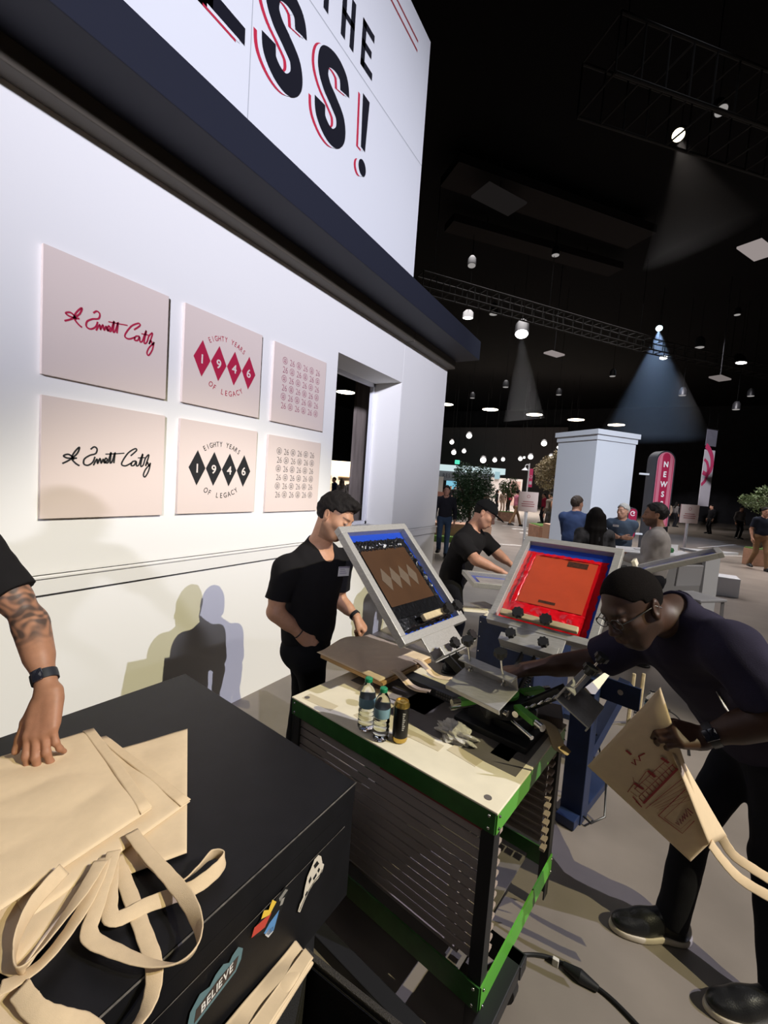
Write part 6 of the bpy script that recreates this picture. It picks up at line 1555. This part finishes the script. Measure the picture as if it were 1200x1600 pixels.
ORD = 'first second third fourth fifth sixth seventh eighth ninth tenth eleventh twelfth thirteenth fourteenth fifteenth sixteenth seventeenth eighteenth nineteenth twentieth'.split()
def lamp(label, px, py, d, r, m, group, nrm=(0, 0, -1), can=True, cat='light', name='stage_light', sq=1.0):
    p = at(px, py, d)
    if p.z > 9.9: k_ = d; p = at_z(px, py, 9.9); r *= (p-CAM).length/(at(px, py, d)-CAM).length
    n = Vector(nrm).normalized(); t = thing(name, p, label, cat, group)
    q = n.to_track_quat('Z', 'Y').to_matrix().to_4x4()
    b = MB(); b.lathe([(r*.95, -.004), (r, -.004), (r, .004), (0, .006)], n=20, M=q @ Matrix.Diagonal((1, sq, 1, 1))); b.build('lens', m, t)
    if can:
        b = MB(); b.lathe([(r*.6, -r*2.6), (r*1.08, -r*1.8), (r*1.12, -.01), (r*1.02, -.01)], n=20, M=q @ Matrix.Diagonal((1, sq, 1, 1)))
        b.build('housing', M_DARK, t, True)
    b = MB(); b.cyl((-n.x*r*1.5, -n.y*r*1.5, -n.z*r*1.5), (-n.x*r*1.5, -n.y*r*1.5, 11-p.z), .008, n=6); b.build('hanger', M_HANG, t)
    return t
G_WARM = glow('warm_lens', (1, .86, .66), 14); G_WHITE = glow('white_lens', (1, .97, .92), 10); G_BLUE = glow('blue_white_lens', (.70, .95, 1), 9); G_DIM = glow('dim_lens', (.55, .52, .50), .55); G_FAR = glow('far_lens', (1, .96, .90), 5)
tocam = lambda px, py, k=.6: (-(at(px, py, 1)-CAM).normalized()*k+Vector((0, 0, -1))*(1-k))
for i, (x, y) in enumerate(((698, 632), (766, 640), (835, 648), (900, 656), (963, 664))):
    lamp('%s warm oval light from the left in the bright row above the aisle' % ORD[i], x, y, 34, .60 if i else .5, G_WARM, 'warm oval lights in a row', (0, 0, -1), False, name='high_bay_light')
lamp('warm round light seen through the booth window', 540, 613, 26, .55, G_WARM, None, (0, 0, -1), False, name='high_bay_light')
lamp('bright warm stage light throwing a hazy beam at the upper right', 1060, 211, 9.4, .12, glow('amber_lens', (1, .90, .66), 5), None, tocam(1060, 211, .75)+_R*-.25)
lamp('unlit pale stage light above the hazy warm beam', 1127, 173, 9.3, .12, G_DIM, None, tocam(1127, 173, .5)+_R*.3)  # lamp is off, its paleness is put in as lens glow
lamp('bright white stage light with a short beam right of the navy ledge', 815, 522, 17, .24, glow('bright_lens', (1, 1, 1), 12), None, tocam(815, 522, .35))
lamp('small stage light throwing the blue beam over the kiosk', 1030, 513, 20, .13, G_BLUE, None, tocam(1030, 513, .7))
lamp('bright tilted bar light at the right edge below the blue beam lamp', 1158, 567, 20, .22, G_WHITE, None, tocam(1158, 567, .5)+_R*.2, sq=.35)
lamp('small bright tilted light inside the blue beam', 1037, 559, 22, .18, G_WHITE, None, tocam(1037, 559, .6)+_R*-.3, sq=.5)
lamp('tilted thin bright light above the navy ledge corner', 731, 497, 16, .18, G_WHITE, None, tocam(731, 497, .5), sq=.3)
lamp('pale can light high above the navy ledge', 737, 415, 15, .13, G_DIM, None, tocam(737, 415, .2))
for i, (x, y, r_) in enumerate(((868, 399, .16), (771, 491, .18), (1093, 543, .18), (957, 588, .12), (873, 617, .11), (1066, 618, .14), (1173, 619, .13), (1150, 640, .14), (790, 605, .12), (738, 622, .10), (1152, 492, .12))):
    lamp('%s dim round lamp among the scattered dim lamps under the ceiling' % ORD[i], x, y, 20, r_, G_DIM, 'dim round lamps under the ceiling', (0, 0, -1))
for i, (x, y, s_) in enumerate(((866, 553, .5), (1184, 391, .8), (1125, 591, .55), (780, 312, .9))):
    p = at(x, y, 18); p = p if p.z < 9.9 else at_z(x, y, 9.9); o = thing('ceiling_panel', p, ('small grey flat panel light right of the bright white stage light', 'grey flat panel light cut by the right edge of the photo', 'long thin grey panel light at the right below the tilted bar light', 'broad faint grey panel light on the ceiling beside the sign')[i], 'light', 'grey panel lights', rot=math.radians(yawR+30))
    b = MB(); b.box((0, 0, 0), (s_*1.6, s_*.8, .06)); b.build('diffuser', glow('panel_glow_%d' % i, (.30, .26, .25), (.9, 1.0, .6, .035)[i]), o)
    b = MB(); b.cyl((0, 0, .03), (0, 0, 11-p.z), .015, n=6); b.build('hanger', M_DARK, o)
for i, (x, y, r_) in enumerate(((706, 691, .17), (709, 707, .19), (725, 705, .16), (733, 681, .22), (755, 719, .24), (773, 719, .17), (786, 718, .15), (813, 717, .16), (819, 715, .09), (829, 714, .20), (850, 693, .22), (861, 714, .20), (872, 699, .10), (886, 711, .12), (898, 699, .24))):
    lamp('%s small white spotlight from the left among the far spotlights' % ORD[i], x, y, 36, r_, G_FAR, 'small far white spotlights', tocam(x, y, .75))
# beams in the hall haze, lit by their own lamps
def beam(host_px, host_py, d, tgt, power, color, deg, length, dens, label):
    p = at(host_px, host_py, d); p = p if p.z < 9.9 else at_z(host_px, host_py, 9.9); ax = (Vector(tgt)-p).normalized(); p2 = p+ax*.10
    spot('beam_lamp', p2, tgt, power, color, deg, .35, .04)
    m = bpy.data.materials.new('haze'); m.use_nodes = True; nt = m.node_tree; nt.nodes.clear(); o_ = nt.nodes.new('ShaderNodeOutputMaterial'); v = nt.nodes.new('ShaderNodeVolumeScatter')
    v.inputs['Color'].default_value = (1, 1, 1, 1); v.inputs['Density'].default_value = dens; v.inputs['Anisotropy'].default_value = .2; nt.links.new(v.outputs[0], o_.inputs['Volume'])
    t = thing('light_haze', p2, label, 'haze'); t['kind'] = 'stuff'
    rr = math.tan(math.radians(deg/2)); b = MB(); b.cyl(ax*.05, ax*length, rr*.05+.06, rr*length+.06, 40); o = b.build('haze', m, t); o['kind'] = 'stuff'
beam(1030, 513, 20, at(1010, 760, 20.5), 1600, (.42, .62, 1.0), 50, 5.0, .035, 'blue beam of haze under the small stage light')
beam(1060, 211, 9.4, at(1108, 430, 9.8), 55, (1, .88, .80), 54, 2.2, .035, 'dim warm beam of haze at the upper right')
beam(815, 522, 17, at(818, 640, 17.5), 45, (.80, .88, 1), 26, 3.2, .03, 'short pale beam of haze under the white stage light')
